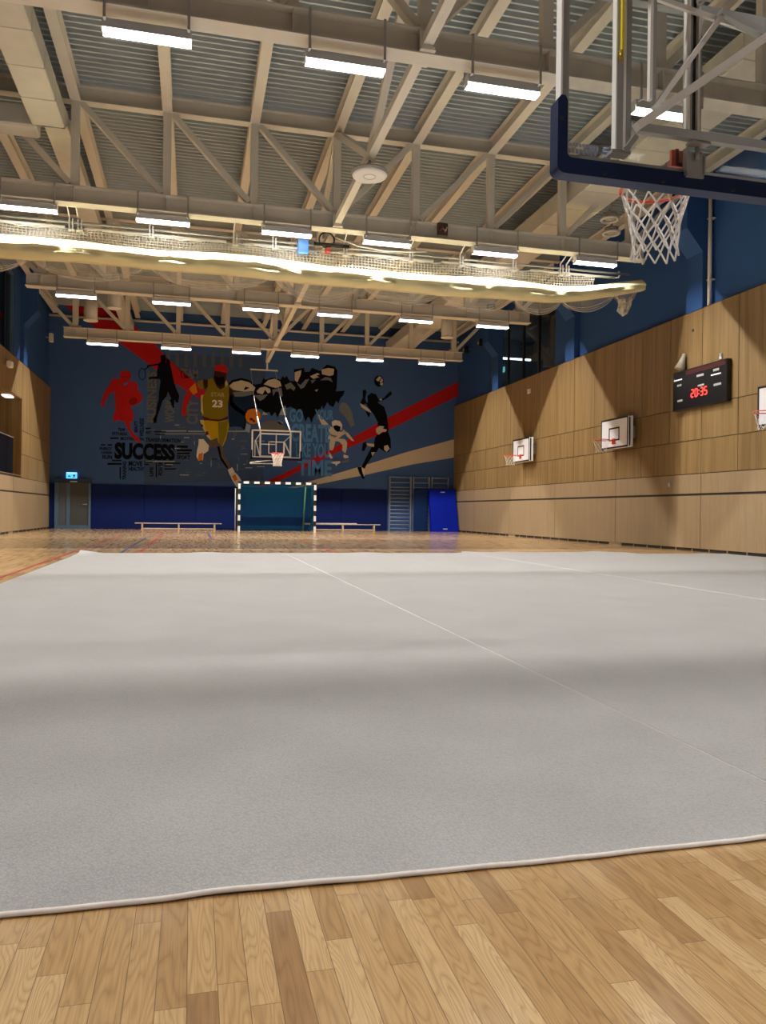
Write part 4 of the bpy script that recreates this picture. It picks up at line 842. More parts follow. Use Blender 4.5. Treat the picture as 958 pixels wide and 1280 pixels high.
 ('cityscape','greyb',3,[(2.691,2.283),(2.713,2.283),(2.717,1.973),(2.695,1.973)]),
 ('cityscape','wash2',3,[(0.954,2.629),(1.299,2.638),(1.299,2.597),(0.955,2.588)]),
 ('cityscape','greyb',3,[(-1.201,3.041),(-1.076,3.045),(-1.075,3.012),(-1.2,3.008)]),
 ('cityscape','greyb',3,[(0.673,2.987),(0.699,2.988),(0.702,2.754),(0.676,2.753)]),
 ('cityscape','wash2',3,[(1.558,2.524),(1.769,2.53),(1.769,2.502),(1.559,2.497)]),
 ('cityscape','greyb',3,[(0.373,2.361),(0.47,2.363),(0.47,2.328),(0.373,2.326)]),
 ('cityscape','greyb',3,[(0.735,2.949),(1.092,2.959),(1.092,2.927),(0.735,2.917)]),
 ('cityscape','greyb',3,[(-0.684,3.186),(-0.389,3.195),(-0.389,3.164),(-0.683,3.155)]),
 ('cityscape','greyb',3,[(1.87,2.566),(2.068,2.571),(2.069,2.547),(1.87,2.542)]),
 ('cityscape','wash2',3,[(1.124,4.282),(1.146,4.283),(1.147,4.166),(1.125,4.165)]),
 ('cityscape','greyb',3,[(-0.788,2.468),(-0.616,2.472),(-0.615,2.435),(-0.787,2.431)]),
 ('cityscape','greyb',3,[(0.602,3.597),(0.642,3.598),(0.644,3.402),(0.605,3.4)]),
 ('cityscape','ltgrey',3,[(-1.301,4.047),(-0.306,4.084),(-0.305,4.043),(-1.301,4.006)]),
 ('cityscape','ltgrey',3,[(-0.239,4.073),(0.366,4.095),(0.366,4.054),(-0.238,4.032)]),
 ('cityscape','ltgrey',3,[(-1.365,3.922),(0.435,3.987),(0.435,3.959),(-1.365,3.894)]),
 ('cityscape','ltgrey',3,[(-1.909,2.784),(-0.757,2.817),(-0.756,2.775),(-1.908,2.743)]),
 ('cityscape','ltgrey',3,[(1.386,4.133),(2.199,4.163),(2.199,4.128),(1.386,4.098)]),
 ('cityscape','wash2',2,[(-1.144,7.329),(-0.999,7.338),(-0.99,6.652),(-1.135,6.644)]),
 ('cityscape','wash2',2,[(-0.787,7.351),(-0.64,7.36),(-0.632,6.672),(-0.778,6.664)]),
 ('cityscape','wash2',2,[(-0.427,7.373),(-0.28,7.382),(-0.272,6.693),(-0.419,6.684)]),
 ('cityscape','wash2',2,[(-0.066,7.395),(0.082,7.404),(0.09,6.713),(-0.057,6.705)]),
 ('cityscape','wash2',2,[(0.297,7.417),(0.446,7.426),(0.454,6.734),(0.306,6.725)]),
 ('cityscape','wash2',2,[(0.662,7.44),(0.811,7.449),(0.82,6.754),(0.671,6.746)]),
 ('cityscape','wash2',2,[(1.029,7.462),(1.179,7.472),(1.188,6.775),(1.038,6.766)]),
 ('cityscape','wash2',2,[(1.398,7.485),(1.549,7.494),(1.558,6.796),(1.407,6.787)]),
 ('cityscape','wash2',2,[(1.769,7.508),(1.921,7.517),(1.93,6.817),(1.778,6.808)]),
]
WORDS = [
 ('word_cloud','SUCCESS','black',5,-3.115,2.822,-0.753,3.508,0),
 ('word_cloud','TRANSFORMATION','black',5,-1.914,3.568,-0.525,3.733,0),
 ('word_cloud','MOTIVATION','black',3,-2.891,3.597,-1.986,3.734,0),
 ('word_cloud','WELLNESS','black',3,-2.161,3.769,-1.992,4.521,1),
 ('word_cloud','BEAUTY','black',3,-2.360,3.938,-2.234,4.402,1),
 ('word_cloud','FITNESS','black',3,-3.207,3.792,-2.634,3.915,0),
 ('word_cloud','TEAM','black',3,-3.000,3.970,-2.729,4.093,0),
 ('word_cloud','ART','black',3,-1.926,3.885,-1.692,4.009,0),
 ('word_cloud','ENERGY','black',5,-3.684,3.178,-3.203,3.292,0),
 ('word_cloud','CAREER','black',5,-3.633,3.025,-3.197,3.130,0),
 ('word_cloud','RUN','black',5,-3.569,2.820,-3.208,2.978,0),
 ('word_cloud','MOVE','black',5,-2.565,2.560,-2.029,2.768,0),
 ('word_cloud','HEALTHY','black',5,-2.562,2.367,-1.950,2.526,0),
 ('word_cloud','SPORT','black',5,-0.672,2.892,-0.143,3.058,0),
 ('word_cloud','POWER','black',5,-1.405,2.204,-1.226,2.773,1),
 ('word_cloud','LIFE','black',5,-1.736,2.160,-1.600,2.541,1),
 ('word_cloud','TRAINING','black',5,-2.792,1.994,-2.658,2.742,1),
 ('blue_lettering','GO','lblue',5,3.939,4.599,4.520,5.179,0),
 ('blue_lettering','YOUR','lblue',5,5.036,4.750,5.836,5.198,0),
 ('blue_lettering','CREATE','lblue',5,4.016,3.767,5.706,4.555,0),
 ('blue_lettering','LIKE YOU','lblue',5,4.231,3.119,5.681,3.736,0),
 ('blue_lettering','TIME','lblue',6,4.309,2.332,5.796,3.018,0),
 ('basketball_player','23','white',9,0.712,5.090,1.145,5.400,0),
 ('basketball_player','STAR','olive3',9,0.664,5.533,1.227,5.710,0),
 ('cityscape','BUSINESS','greyb',2,-1.895,4.360,-1.515,6.440,1),
 ('cityscape','TEAM','greyb',2,-0.635,6.245,0.134,6.625,0),
 ('cityscape','WORK','greyb',2,-1.179,4.389,-0.782,5.349,1),
 ('cityscape','CITY','greyb',2,-0.316,4.355,0.154,5.391,1),
]
PARTS = {}
def part_mb(p):
    if p not in PARTS: PARTS[p] = (MB(), [])
    return PARTS[p]
def colour_slot(p, c):
    b, names = part_mb(p)
    if c not in names: names.append(c)
    b.cur = names.index(c); return b
def lay(n): return D - .001 - .0022 * n
for p, c, l, pts in MURAL:
    b = colour_slot(p, c); n = b.add([(x, lay(l), z) for x, z in pts])
    b.face([n + i for i in range(len(pts))])
def text_mesh(s, bold=.02):
    cu = bpy.data.curves.new('lettering', 'FONT'); cu.body = s; cu.resolution_u = 3; cu.offset = bold
    o = bpy.data.objects.new('lettering', cu); col.objects.link(o)
    dg = bpy.context.evaluated_depsgraph_get(); dg.update()
    me = o.evaluated_get(dg).to_mesh()
    vs = [tuple(v.co) for v in me.vertices]; fs = [tuple(p.vertices) for p in me.polygons]
    o.evaluated_get(dg).to_mesh_clear(); bpy.data.objects.remove(o); bpy.data.curves.remove(cu)
    x0 = min(v[0] for v in vs); x1 = max(v[0] for v in vs); y0 = min(v[1] for v in vs); y1 = max(v[1] for v in vs)
    return [((v[0] - x0) / (x1 - x0), (v[1] - y0) / (y1 - y0)) for v in vs], fs
for p, s, c, l, x0, z0, x1, z1, vert in WORDS:
    b = colour_slot(p, c); vs, fs = text_mesh(s, .055 if s == 'SUCCESS' else .035)
    if vert: pts = [(x1 - v * (x1 - x0), z0 + u * (z1 - z0)) for u, v in vs]
    else: pts = [(x0 + u * (x1 - x0), z0 + v * (z1 - z0)) for u, v in vs]
    n = b.add([(x, lay(l), z) for x, z in pts])
    for f in fs: b.face([n + i for i in f])
mural = empty('wall_mural', (2.9, D, 1.85), 'large painted sports mural with players, stripes and lettering on the blue back wall', 'mural')
for p, (b, names) in PARTS.items():
    b.build('painted_' + p, [MM[k] for k in names], mural)

# ------------------------------------------------------------------ back wall: padding, door, exit sign
PADL = [('narrow navy wall pad between the left corner and the grey door', XL + .012, -5.36), ('long navy wall padding along the back wall behind bench and goal', -3.97, 8.27)]
for lb, x0, x1 in PADL:
    b = MB(); n = max(1, round((x1 - x0) / 2.04)); w = (x1 - x0) / n
    for k in range(n): b.cbox(x0 + k * w + .001, x0 + (k + 1) * w - .001, D - .06, D - .001, 0.0, 1.80, .012)
    tag(b.build('wall_pad', PAD), lb, 'wall pad')
FRAMEB = mat('door_frame_blue', (0.075, 0.13, 0.20), .45); LEAF = mat('door_leaf_grey', (0.058, 0.060, 0.058), .5); DOORDARK = mat('door_head_navy', (.012, .028, .06), .5)
d = empty('door_1', (-4.66, D, 0), kind='structure')
b = MB(); b.box(-5.34, -5.2, D - .12, D - .001, 0, 1.92); b.box(-4.07, -3.985, D - .12, D - .001, 0, 1.92); b.box(-5.2, -4.07, D - .1, D - .001, 0, .14); b.box(-4.90, -4.77, D - .1, D - .001, .14, 1.82)
b.build('door_frame', FRAMEB, d)
MB().box(-5.36, -3.97, D - .14, D - .001, 1.82, 1.98).build('door_head', DOORDARK, d)
MB().box(-4.77, -4.07, D - .07, D - .002, .14, 1.82).build('door_leaf', LEAF, d)
MB().box(-5.2, -4.90, D - .07, D - .002, .14, 1.82).build('side_panel', mat('side_panel_grey', (.08, .09, .11), .4), d)
b = MB(); b.cyl((-4.15, D - .14, .98), (-4.15, D - .07, .98), .02, 8); b.box(-4.28, -4.14, D - .15, D - .13, .97, .99); b.build('handle', ALU, d)
b = MB(); b.box(-4.76, -4.5, D - .17, D - .14, 1.85, 1.9); b.build('door_closer', LAMPBODY, d)
t = empty('exit_sign', (-4.72, D, 2.0), 'glowing cyan exit sign above the grey door at back left', 'sign')
MB().cbox(-4.93, -4.52, D - .07, D - .002, 2.0, 2.25, .015).build('sign_box', mat('cyan_glow', (.1, .4, .6), .5, emit=(.10, .62, 1.0), strength=1.15), t)
SIGNW = mat('sign_pale', (.6, .8, .9), .5, emit=(.5, .85, 1.0), strength=1.2); SIGND = mat('sign_dark', (.0, .12, .25), .5)
b = MB()
for q in ([(-4.87, 2.09), (-4.80, 2.05), (-4.80, 2.13)], [(-4.81, 2.075), (-4.75, 2.075), (-4.75, 2.105), (-4.81, 2.105)],
          [(-4.66, 2.04), (-4.62, 2.04), (-4.60, 2.10), (-4.57, 2.12), (-4.60, 2.15), (-4.64, 2.16), (-4.68, 2.12), (-4.65, 2.10)]):
    n = b.add([(x, D - .0715, z) for x, z in q]); b.face([n + i for i in range(len(q))])
b.build('pictogram', SIGND, t)
b = MB(); b.box(-4.91, -4.54, D - .0712, D - .0705, 2.205, 2.235); b.build('sign_border', SIGNW, t)

# ------------------------------------------------------------------ wall bars, mats at the right corner
BK = ['tall wall bars rising full height left of the blue mats', 'wall bars mostly behind the dark navy leaning mat', 'wall bars mostly behind the bright blue crash mat in the corner']
for k, (x0, x1) in enumerate(((8.33, 9.34), (9.40, 10.19), (10.25, 11.06))):
    t = empty('wall_bars', ((x0 + x1) / 2, D - .08, 0), BK[k], 'wall bars', 'wall bars at the back right corner')
    for x in (x0, x1 - .06): MB().box(x, x + .06, D - .15, D - .002, 0, 2.40).build('upright', BARSWOOD, t)
    zs = [.12 + .165 * i for i in range(11)] + [1.92, 2.13, 2.36]
    for z in zs:
        b = MB(); b.tube([(x0 + .05, D - .12, z), (x1 - .05, D - .12, z)], .024, 8); b.build('rung', mat('rung_paint', (.20, .24, .33), .45), t)
t = empty('gym_mat', (9.75, D - .3, 0), 'dark navy gym mat standing left of the bright blue mat', 'gym mat')
b = MB(); b.cbox(9.42, 10.03, D - .27, D - .17, 0, 1.84, .015); b.build('mat_body', mat('dark_mat_vinyl', (.006, .026, .11), .6, spec=.15), t)
t = empty('crash_mat', (10.7, D - .5, 0), 'bright blue crash mat leaning in the back right corner', 'crash mat')
b = MB(); y0 = D - .62
n = b.add([(10.05, D - .95, 0), (11.28, D - .95, 0), (11.28, D - .70, 0), (10.05, D - .70, 0), (10.06, D - .45, 1.87), (11.25, D - .45, 1.87), (11.25, D - .2, 1.88), (10.06, D - .2, 1.88)])
for q in ((0, 3, 2, 1), (4, 5, 6, 7), (0, 1, 5, 4), (1, 2, 6, 5), (2, 3, 7, 6), (3, 0, 4, 7)): b.face([n + i for i in q])
b.build('mat_body', MATBLUE, t)
for x, z in ((10.66, 1.73), (10.66, .12)):
    yy = D - .95 + .5 * z / 1.87 - .012
    MB().cbox(x - .1, x + .1, yy - .012, yy + .008, z - .02, z + .02, .006).build('handle', mat('handle_webbing', (.6, .62, .7), .6), t)

# ------------------------------------------------------------------ benches
def bench(x0, x1, y, label, zs=.28):
    t = empty('gym_bench', ((x0 + x1) / 2, y, 0), label, 'bench', 'gym benches along the back wall')
    MB().cbox(x0, x1, y - .13, y + .13, zs - .035, zs, .01).build('seat', BENCHWOOD, t)
    for x in (x0 + .28, (x0 + x1) / 2, x1 - .28):
        b = MB(); b.box(x - .03, x + .03, y - .11, y - .05, .06, zs - .035); b.box(x - .03, x + .03, y + .05, y + .11, .06, zs - .035); b.box(x - .04, x + .04, y - .14, y + .14, .0, .06); b.build('leg', BENCHWOOD, t)
    MB().cbox(x0 + .25, x1 - .25, y - .05, y + .05, .02, .075, .006).build('lower_beam', BENCHWOOD, t)
bench(-2.22, 1.13, 32.2, 'long pale wooden gym bench standing left of the goal')
bench(4.52, 7.78, 32.45, 'long pale wooden gym bench standing right of the goal', .29)
b = MB(); b.cbox(4.5, 6.75, 32.34, 32.54, .292, .33, .008); tag(b.build('wood_plank', mat('pale_plank', (.72, .62, .48), .45)), 'pale plank lying on the right-hand gym bench', 'plank')

# ------------------------------------------------------------------ handball goal
def goal():
    gy = 31.0; x0, x1, zt = 1.75, 4.74, 1.87; s = .085
    t = empty('handball_goal', ((x0 + x1) / 2, gy, 0), 'black and white striped handball goal with teal net before the mural wall', 'goal')
    mats = [WHITE, BLACK]
    def striped(x, nm):
        b = MB(); z = 0; k = 0
        while z < zt - .001:
            b.cur = k % 2; b.box(x - s / 2, x + s / 2, gy - s / 2, gy + s / 2, z, min(z + .208, zt)); z += .208; k += 1
        b.build(nm, mats, t)
    striped(x0, 'goal_post'); striped(x1, 'goal_post')
    b = MB(); k = 1; x = x0 - s / 2; w = (x1 - x0 + s) / 15
    for i in range(15): b.cur = (i + 1) % 2; b.box(x + i * w, x + (i + 1) * w, gy - s / 2, gy + s / 2, zt, zt + s)
    b.build('crossbar', mats, t)
    for x in (x0, x1):
        b = MB(); b.tube([(x, gy + .05, zt + .03), (x, gy + .8, zt - .03), (x, gy + 1.0, .03), (x, gy + .05, .03)], .025, 8); b.build('rear_frame', GREENPOLE, t)
    b = MB(); b.tube([(x1 - .35, gy + .85, .0), (x1 - .27, gy + .8, zt - .05)], .035, 8); b.build('green_pole', GREENPOLE, t)
    b = MB(); b.tube([(x0 - .1, gy + .9, 0), (x0 - .1, gy + .9, 1.7)], .02, 8); b.build('side_pole', STEEL, t)
    b = MB(); nx, nz = 75, 46; r = .0065
    for i in range(nx + 1):
        x = x0 + (x1 - x0) * i / nx; b.beam((x, gy + .8, zt - .03), (x, gy + .95, .02), r * 2, r * 2)
    for i in range(nz + 1):
        f = i / nz; b.beam((x0, gy + .8 + .15 * f, zt - .03 - (zt - .05) * f), (x1, gy + .8 + .15 * f, zt - .03 - (zt - .05) * f), r * 2, r * 2)
    for i in range(nx // 3 + 1):
        x = x0 + (x1 - x0) * i / (nx // 3); b.beam((x, gy + .04, zt + .02), (x, gy + .8, zt - .03), r * 2, r * 2)
    for x in (x0, x1):
        for i in range(20): z = zt * i / 20; b.beam((x, gy + .04, z), (x, gy + .9, z), r * 2, r * 2)
        for i in range(1, 9): b.beam((x, gy + .1 * i, .02), (x, gy + .1 * i, zt - .02), r * 2, r * 2)
    b.build('goal_net', TEAL, t)
goal()

# ------------------------------------------------------------------ basketball kit
def net_mesh(b, c, r, depth, n=12, rows=5, th=.006, slim=.55, jit=0.0, ax='z'):
    rng = random.Random(3)
    def P(j, i):
        f = j / rows
        rr = r * (1 - (1 - slim) * min(1, f * 1.25) ** .8) if f < .8 else r * slim * (1 + .12 * (f - .8) * 5)
        a = 2 * math.pi * (i + .5 * (j % 2)) / n
        z = c[2] - depth * f - (.0 if j == 0 else rng.uniform(-jit, jit))
        return (c[0] + rr * math.cos(a) + rng.uniform(-jit, jit), c[1] + rr * math.sin(a) + rng.uniform(-jit, jit), z)
    pts = [[P(j, i) for i in range(n)] for j in range(rows + 1)]
    for j in range(rows):
        for i in range(n):
            k = (i - 1) % n if j % 2 == 0 else (i + 1) % n
            b.tube([pts[j][i], pts[j + 1][i]], th, 5, cap=False); b.tube([pts[j][i], pts[j + 1][k]], th, 5, cap=False)
def rim_ring(b, c, r, th, n=40):
    b.tube([(c[0] + r * math.cos(a), c[1] + r * math.sin(a), c[2]) for a in [2 * math.pi * k / n for k in range(n)]], th, 8, closed=True)

def near_backstop():
    yb = 4.20; x0, x1, z0, z1 = 2.045, 3.83, 2.83, 3.93; cx = 2.935
    t = empty('basketball_backstop', (cx, yb, z0), 'close glass basketball backboard seen from behind at upper right, navy padded edge', 'basketball hoop')
    MB().box(x0 + .03, x1 - .03, yb + .005, yb + .018, z0 + .03, z1 - .03).build('glass_board', GLASS, t)
    for xa in (x0, x1 - .012):
        MB().box(xa, xa + .012, yb - .035, yb + .03, z0 + .06, z1).build('board_edge', WHITE, t)
    b = MB()
    b.box(x0 + .012, x0 + .055, yb - .03, yb + .028, z0 + .02, z1); b.box(x1 - .055, x1 - .012, yb - .03, yb + .028, z0 + .02, z1)
    b.box(x0 + .012, x1 - .012, yb - .03, yb + .028, z1 - .045, z1); b.box(x0 + .012, x1 - .012, yb - .03, yb + .028, z0 + .055, z0 + .085)
    b.build('board_frame', GREYSTEEL, t)
    # padding along the bottom edge and up the corners, outer corner rounded
    def pad(sx, xa, xb_):
        b = MB(); w = .062; hz = .095; zt = 3.235
        xo = xa - .02 * sx; xi = xo + sx * w
        outer = []; rad = .045
        zb = z0 - .035
        c = (xo + sx * rad, zb + rad)
        for k in range(7): a = math.pi / 2 * k / 6; outer.append((c[0] - sx * rad * math.cos(a), c[1] - rad * math.sin(a)))
        prof = [(xo + sx * .02, zt + .012), (xo, zt - .015)] + outer + [(xb_, zb), (xb_, zb + hz)]
        ir = .03; ci = (xi + sx * ir, zb + hz + ir)
        for k in range(6): a = math.pi / 2 * k / 5; prof.append((ci[0] - sx * ir * math.sin(a), ci[1] - ir * math.cos(a)))
        prof += [(xi, zt - .015), (xi - sx * .015, zt + .012)]
        if sx < 0: prof = prof[::-1]
        b.prism(prof, 'y', yb - .045, yb + .055)
        return b
    b = pad(1, x0, cx); c = pad(-1, x1, cx); n = b.add(c.v)
    for f in c.f: b.face([n + i for i in f])
    pd = b.build('edge_pad', NAVYFOAM, t)
    for x in (2.33, 2.72, 3.2, 3.55):
        bs = MB(); bs.prism([(x - .016, z0 - .022), (x - .004, z0 - .006), (x + .018, z0 - .004), (x + .008, z0 - .02)], 'y', yb - .05, yb - .044); bs.build('bolt_hole', BLACK, pd)
    bs = MB(); bs.cyl((x0 + .005, yb - .05, 3.11), (x0 + .005, yb - .04, 3.11), .012, 8)
    bs.build('bolt_hole', BLACK, pd)
    # carrier frame on the camera side of the board
    yf = yb - .07
    def post(x, w, za, zb, m, nm, y=yf, dpt=.045):
        MB().box(x - w / 2, x + w / 2, y - dpt / 2, y + dpt / 2, za, zb).build(nm, m, t)
    post(2.372, .010, z0 + .12, 4.6, WHITE, 'upright_lip'); post(2.395, .038, z0 + .12, 4.6, GREYSTEEL, 'upright')
    post(2.425, .018, z0 + .12, 4.6, WHITE, 'upright_lip'); post(2.452, .030, z0 + .13, 4.6, GREYSTEEL, 'upright')
    post(2.400, .014, 3.50, 3.95, mat('yellow_enamel', (.75, .62, .03), .35), 'gas_spring', yf - .03, .02)
    b = MB(); b.cyl((2.39, yf - .035, 3.46), (2.39, yf - .035, 3.52), .012, 8); b.box(2.385, 2.405, yf - .05, yf - .03, 3.85, 3.9); b.build('spring_end', mat('brass', (.5, .35, .05), .3, .8), t)
    post(2.565, .018, 3.24, 4.6, LIGHTSTEEL, 'inner_post', yf - .06, .03); post(2.592, .022, 3.24, 4.6, GREYSTEEL, 'inner_post', yf - .05, .03)
    post(2.850, .016, 3.09, 4.6, LIGHTSTEEL, 'centre_post', yf, .05); post(2.872, .030, 3.09, 4.6, GREYSTEEL, 'centre_post', yf + .01, .03)
    post(2.897, .022, 3.09, 4.6, BLACK, 'centre_slot', yf + .012, .03); post(2.918, .012, 3.09, 4.6, LIGHTSTEEL, 'centre_post', yf, .05); post(2.937, .024, 3.09, 4.6, GREYSTEEL, 'centre_post', yf + .01, .03)
    MB().box(2.47, 3.8, yf - .04, yf + .005, 3.065, 3.115).build('cross_tube', GREYSTEEL, t)
    b = MB(); b.box(2.35, 2.47, yf - .02, yf + .05, z0 + .10, z0 + .12); b.beam((2.43, yf - .03, z0 + .12), (2.49, yf - .03, z0 + .20), .03, .05, (0, 1, 0)); b.build('corner_bracket', GREYSTEEL, t)
    # diagonal stays rise to the right
    MB().beam((2.46, yf - .09, 3.055), (3.42, yf - .09, 3.78), .045, .05, (0, 1, 0)).build('diagonal_stay', LIGHTSTEEL, t)
    MB().beam((2.60, yf - .05, 3.20), (3.05, yf - .05, 3.82), .03, .035, (0, 1, 0)).build('diagonal_stay', LIGHTSTEEL, t)
    b = MB(); b.beam((2.60, yf - .03, 3.87), (3.5, yf - .03, 3.62 + .12), .02, .03, (0, 0, 1)); b.build('link_bar', LIGHTSTEEL, t)
    b = MB(); b.beam((3.03, yf - .06, 3.83), (3.5, yf - .06, 3.70), .05, .04, (0, 0, 1)); b.build('slotted_arm', GREYSTEEL, t)
    # clamps
    b = MB()
    for x, z in ((2.50, 3.87), (2.90, 3.88), (2.93, 3.42)): b.cyl((x, yf - .08, z), (x, yf - .04, z), .022, 10); b.beam((x - .03, yf - .07, z - .03), (x + .04, yf - .07, z + .02), .012, .012)
    b.build('clamp', GREYSTEEL, t)
    # rim bracket
    b = MB(); b.box(2.865, 2.985, yb - .06, yb - .035, z0 + .03, z0 + .175); b.box(2.87, 3.0, yf - .03, yb - .04, 3.05, 3.062); b.box(2.857, 2.867, yb - .075, yb - .03, z0 + .04, z0 + .20); b.box(2.98, 2.99, yb - .07, yb - .03, z0 + .05, z0 + .16)
    b.cyl((2.925, yb - .075, z0 + .13), (2.925, yb - .075, z0 + .20), .014, 10); b.build('rim_bracket', GREYSTEEL, t)
    rc = (cx, yb + .37, 2.965); rr = .225
    b = MB(); rim_ring(b, rc, rr, .0105)
    b.box(cx - .07, cx + .07, yb + .02, yb + .15, 2.955, 2.975); b.prism([(yb + .02, 2.955), (yb + .02, 3.06), (yb + .05, 3.06), (yb + .12, 2.975)], 'x', cx - .09, cx - .07); b.prism([(yb + .02, 2.955), (yb + .02, 3.06), (yb + .05, 3.06), (yb + .12, 2.975)], 'x', cx + .07, cx + .09)
    b.box(cx - .12, cx - .0, yb + .02, yb + .04, 2.95, 3.05)
    for k in range(12):
        a = 2 * math.pi * k / 12; p = (rc[0] + rr * math.cos(a), rc[1] + rr * math.sin(a))
        b.tube([(p[0], p[1], 2.958), (p[0], p[1], 2.942)], .005, 5)
    b.build('rim', RIMRED, t)
    b = MB(); net_mesh(b, (rc[0], rc[1], 2.95), rr - .004, .44, 12, 6, .0062, .60, .007); b.build('net', CORD, t)
    # makers' lettering band on the glass is unreadable: pale marks, two rows, and a figure like an s
    b = MB(); y = yb + .0045
    for k in range(9):
        x = x0 + .075 + k * .022; b.box(x, x + .015, y - .001, y, z0 + .150, z0 + .172); 
    for k in range(8):
        x = x0 + .07 + k * .024; b.box(x, x + .018, y - .001, y, z0 + .110, z0 + .140)
    b.tube([(x0 + .345, y - .002, z0 + .16), (x0 + .30, y - .002, z0 + .158), (x0 + .29, y - .002, z0 + .14), (x0 + .33, y - .002, z0 + .13), (x0 + .34, y - .002, z0 + .11), (x0 + .29, y - .002, z0 + .105)], .009, 6)
    b.build('glass_marking', mat('pale_blue_print', (.36, .42, .58), .5), t)
near_backstop()

def far_backstop():
    y = 28.3; x0, x1, z0, z1 = 2.01, 3.79, 2.66, 3.73; cx = 2.90
    t = empty('basketball_backstop', (cx, y, z0), 'far glass basketball backboard hanging above the striped goal', 'basketball hoop')
    MB().box(x0 + .04, x1 - .04, y - .006, y + .006, z0 + .04, z1 - .04).build('glass_board', make_clear('far_glass', (.9, .92, .93), .02, .0), t)
    b = MB(); w = .05
    b.box(x0, x1, y - .02, y + .03, z1 - w, z1); b.box(x0, x1, y - .02, y + .03, z0 + .05, z0 + .05 + w); b.box(x0, x0 + w, y - .02, y + .03, z0 + .05, z1); b.box(x1 - w, x1, y - .02, y + .03, z0 + .05, z1); b.build('board_frame', WHITE, t)
    b = MB(); w = .035; q0, q1, r0, r1 = cx - .295, cx + .295, 2.87, 3.32
    b.box(q0, q1, y - .01, y - .007, r1 - w, r1); b.box(q0, q1, y - .01, y - .007, r0, r0 + w); b.box(q0, q0 + w, y - .01, y - .007, r0, r1); b.box(q1 - w, q1, y - .01, y - .007, r0, r1); b.build('target_square', WHITE, t)
    b = MB()
    b.box(x0 - .04, x0 + .03, y - .03, y + .04, z0, z0 + .33); b.box(x1 - .03, x1 + .04, y - .03, y + .04, z0, z0 + .33); b.box(x0 - .04, x1 + .04, y - .03, y + .04, z0 - .02, z0 + .07); b.build('edge_pad', NAVYFOAM, t)
    b = MB(); yy = y + .12
    for xa in (2.33, 3.42): b.beam((xa, yy, z0 + .05), (xa, yy, z1 - .05), .055, .05)
    b.beam((2.33, yy, z1 - .13), (3.42, yy, z1 - .13), .05, .05); b.beam((2.33, yy, 2.78), (3.42, yy, 2.78), .05, .05); b.beam((cx, yy, 2.78), (cx, yy, z1 - .1), .035, .04); b.beam((2.33, yy, 3.22), (cx, yy, 3.22), .03, .03)
    b.beam((2.16, yy, 3.35), (2.33, yy, 2.75), .035, .04); b.beam((2.14, yy, 2.75), (2.14, yy, 3.35), .03, .03); b.beam((2.15, yy, 3.33), (2.33, yy, 3.62), .03, .03)
    b.beam((3.19, yy, 3.33), (3.42, yy, 2.85), .04, .04); b.beam((3.19, yy, 3.33), (3.42, yy, 3.55), .03, .03); b.beam((3.17, yy, 2.85), (3.17, yy, 3.33), .03, .03)
    b.build('carrier_frame', LIGHTSTEEL, t)
    b = MB()
    for (xa, xb2, xc) in ((2.33, 2.16, 2.15), (3.42, 3.14, 3.12)):
        b.tube([(xa, yy, z1 - .05), (xa + (xb2 - xa) * .55, yy + .3, z1 + .5)], .026, 8)
    b.build('hanger_pole', LIGHTSTEEL, t)
    for (xa, xb2, xc) in ((2.33, 2.16, 2.15), (3.42, 3.14, 3.12)):
        b = MB(); b.tube([(xa + (xb2 - xa) * .55, yy + .3, z1 + .5), (xb2, yy + .9, z1 + 1.25), (xc, 31.3, 6.41)], .009, 6); b.build('hanger_cable', STRAP, t)
    b = MB(); b.beam((2.13, 31.3, 6.41), (3.22, 31.3, 6.41), .05, .05); b.beam((2.80, 31.3, 6.41), (2.80, 31.32, 6.70), .06, .06); b.build('hanger_bar', STEEL, t)
    b = MB(); b.tube([(1.98, y + .3, 2.55), (2.8, y + .1, 2.66)], .02, 6); b.tube([(1.98, y + .3, 2.52), (2.8, y + .1, 2.52)], .015, 6); b.build('lower_stay', LIGHTSTEEL, t)
    rc = (cx, y - .40, 2.86)
    b = MB(); rim_ring(b, rc, .225, .016, 24); b.box(cx - .1, cx + .1, y - .2, y - .01, 2.80, 2.88); b.box(cx - .14, cx + .14, y - .03, y - .01, 2.76, 2.92); b.build('rim', RIMRED, t)
    b = MB(); net_mesh(b, rc, .22, .45, 12, 5, .012, .62); b.build('net', CORD, t)
far_backstop()

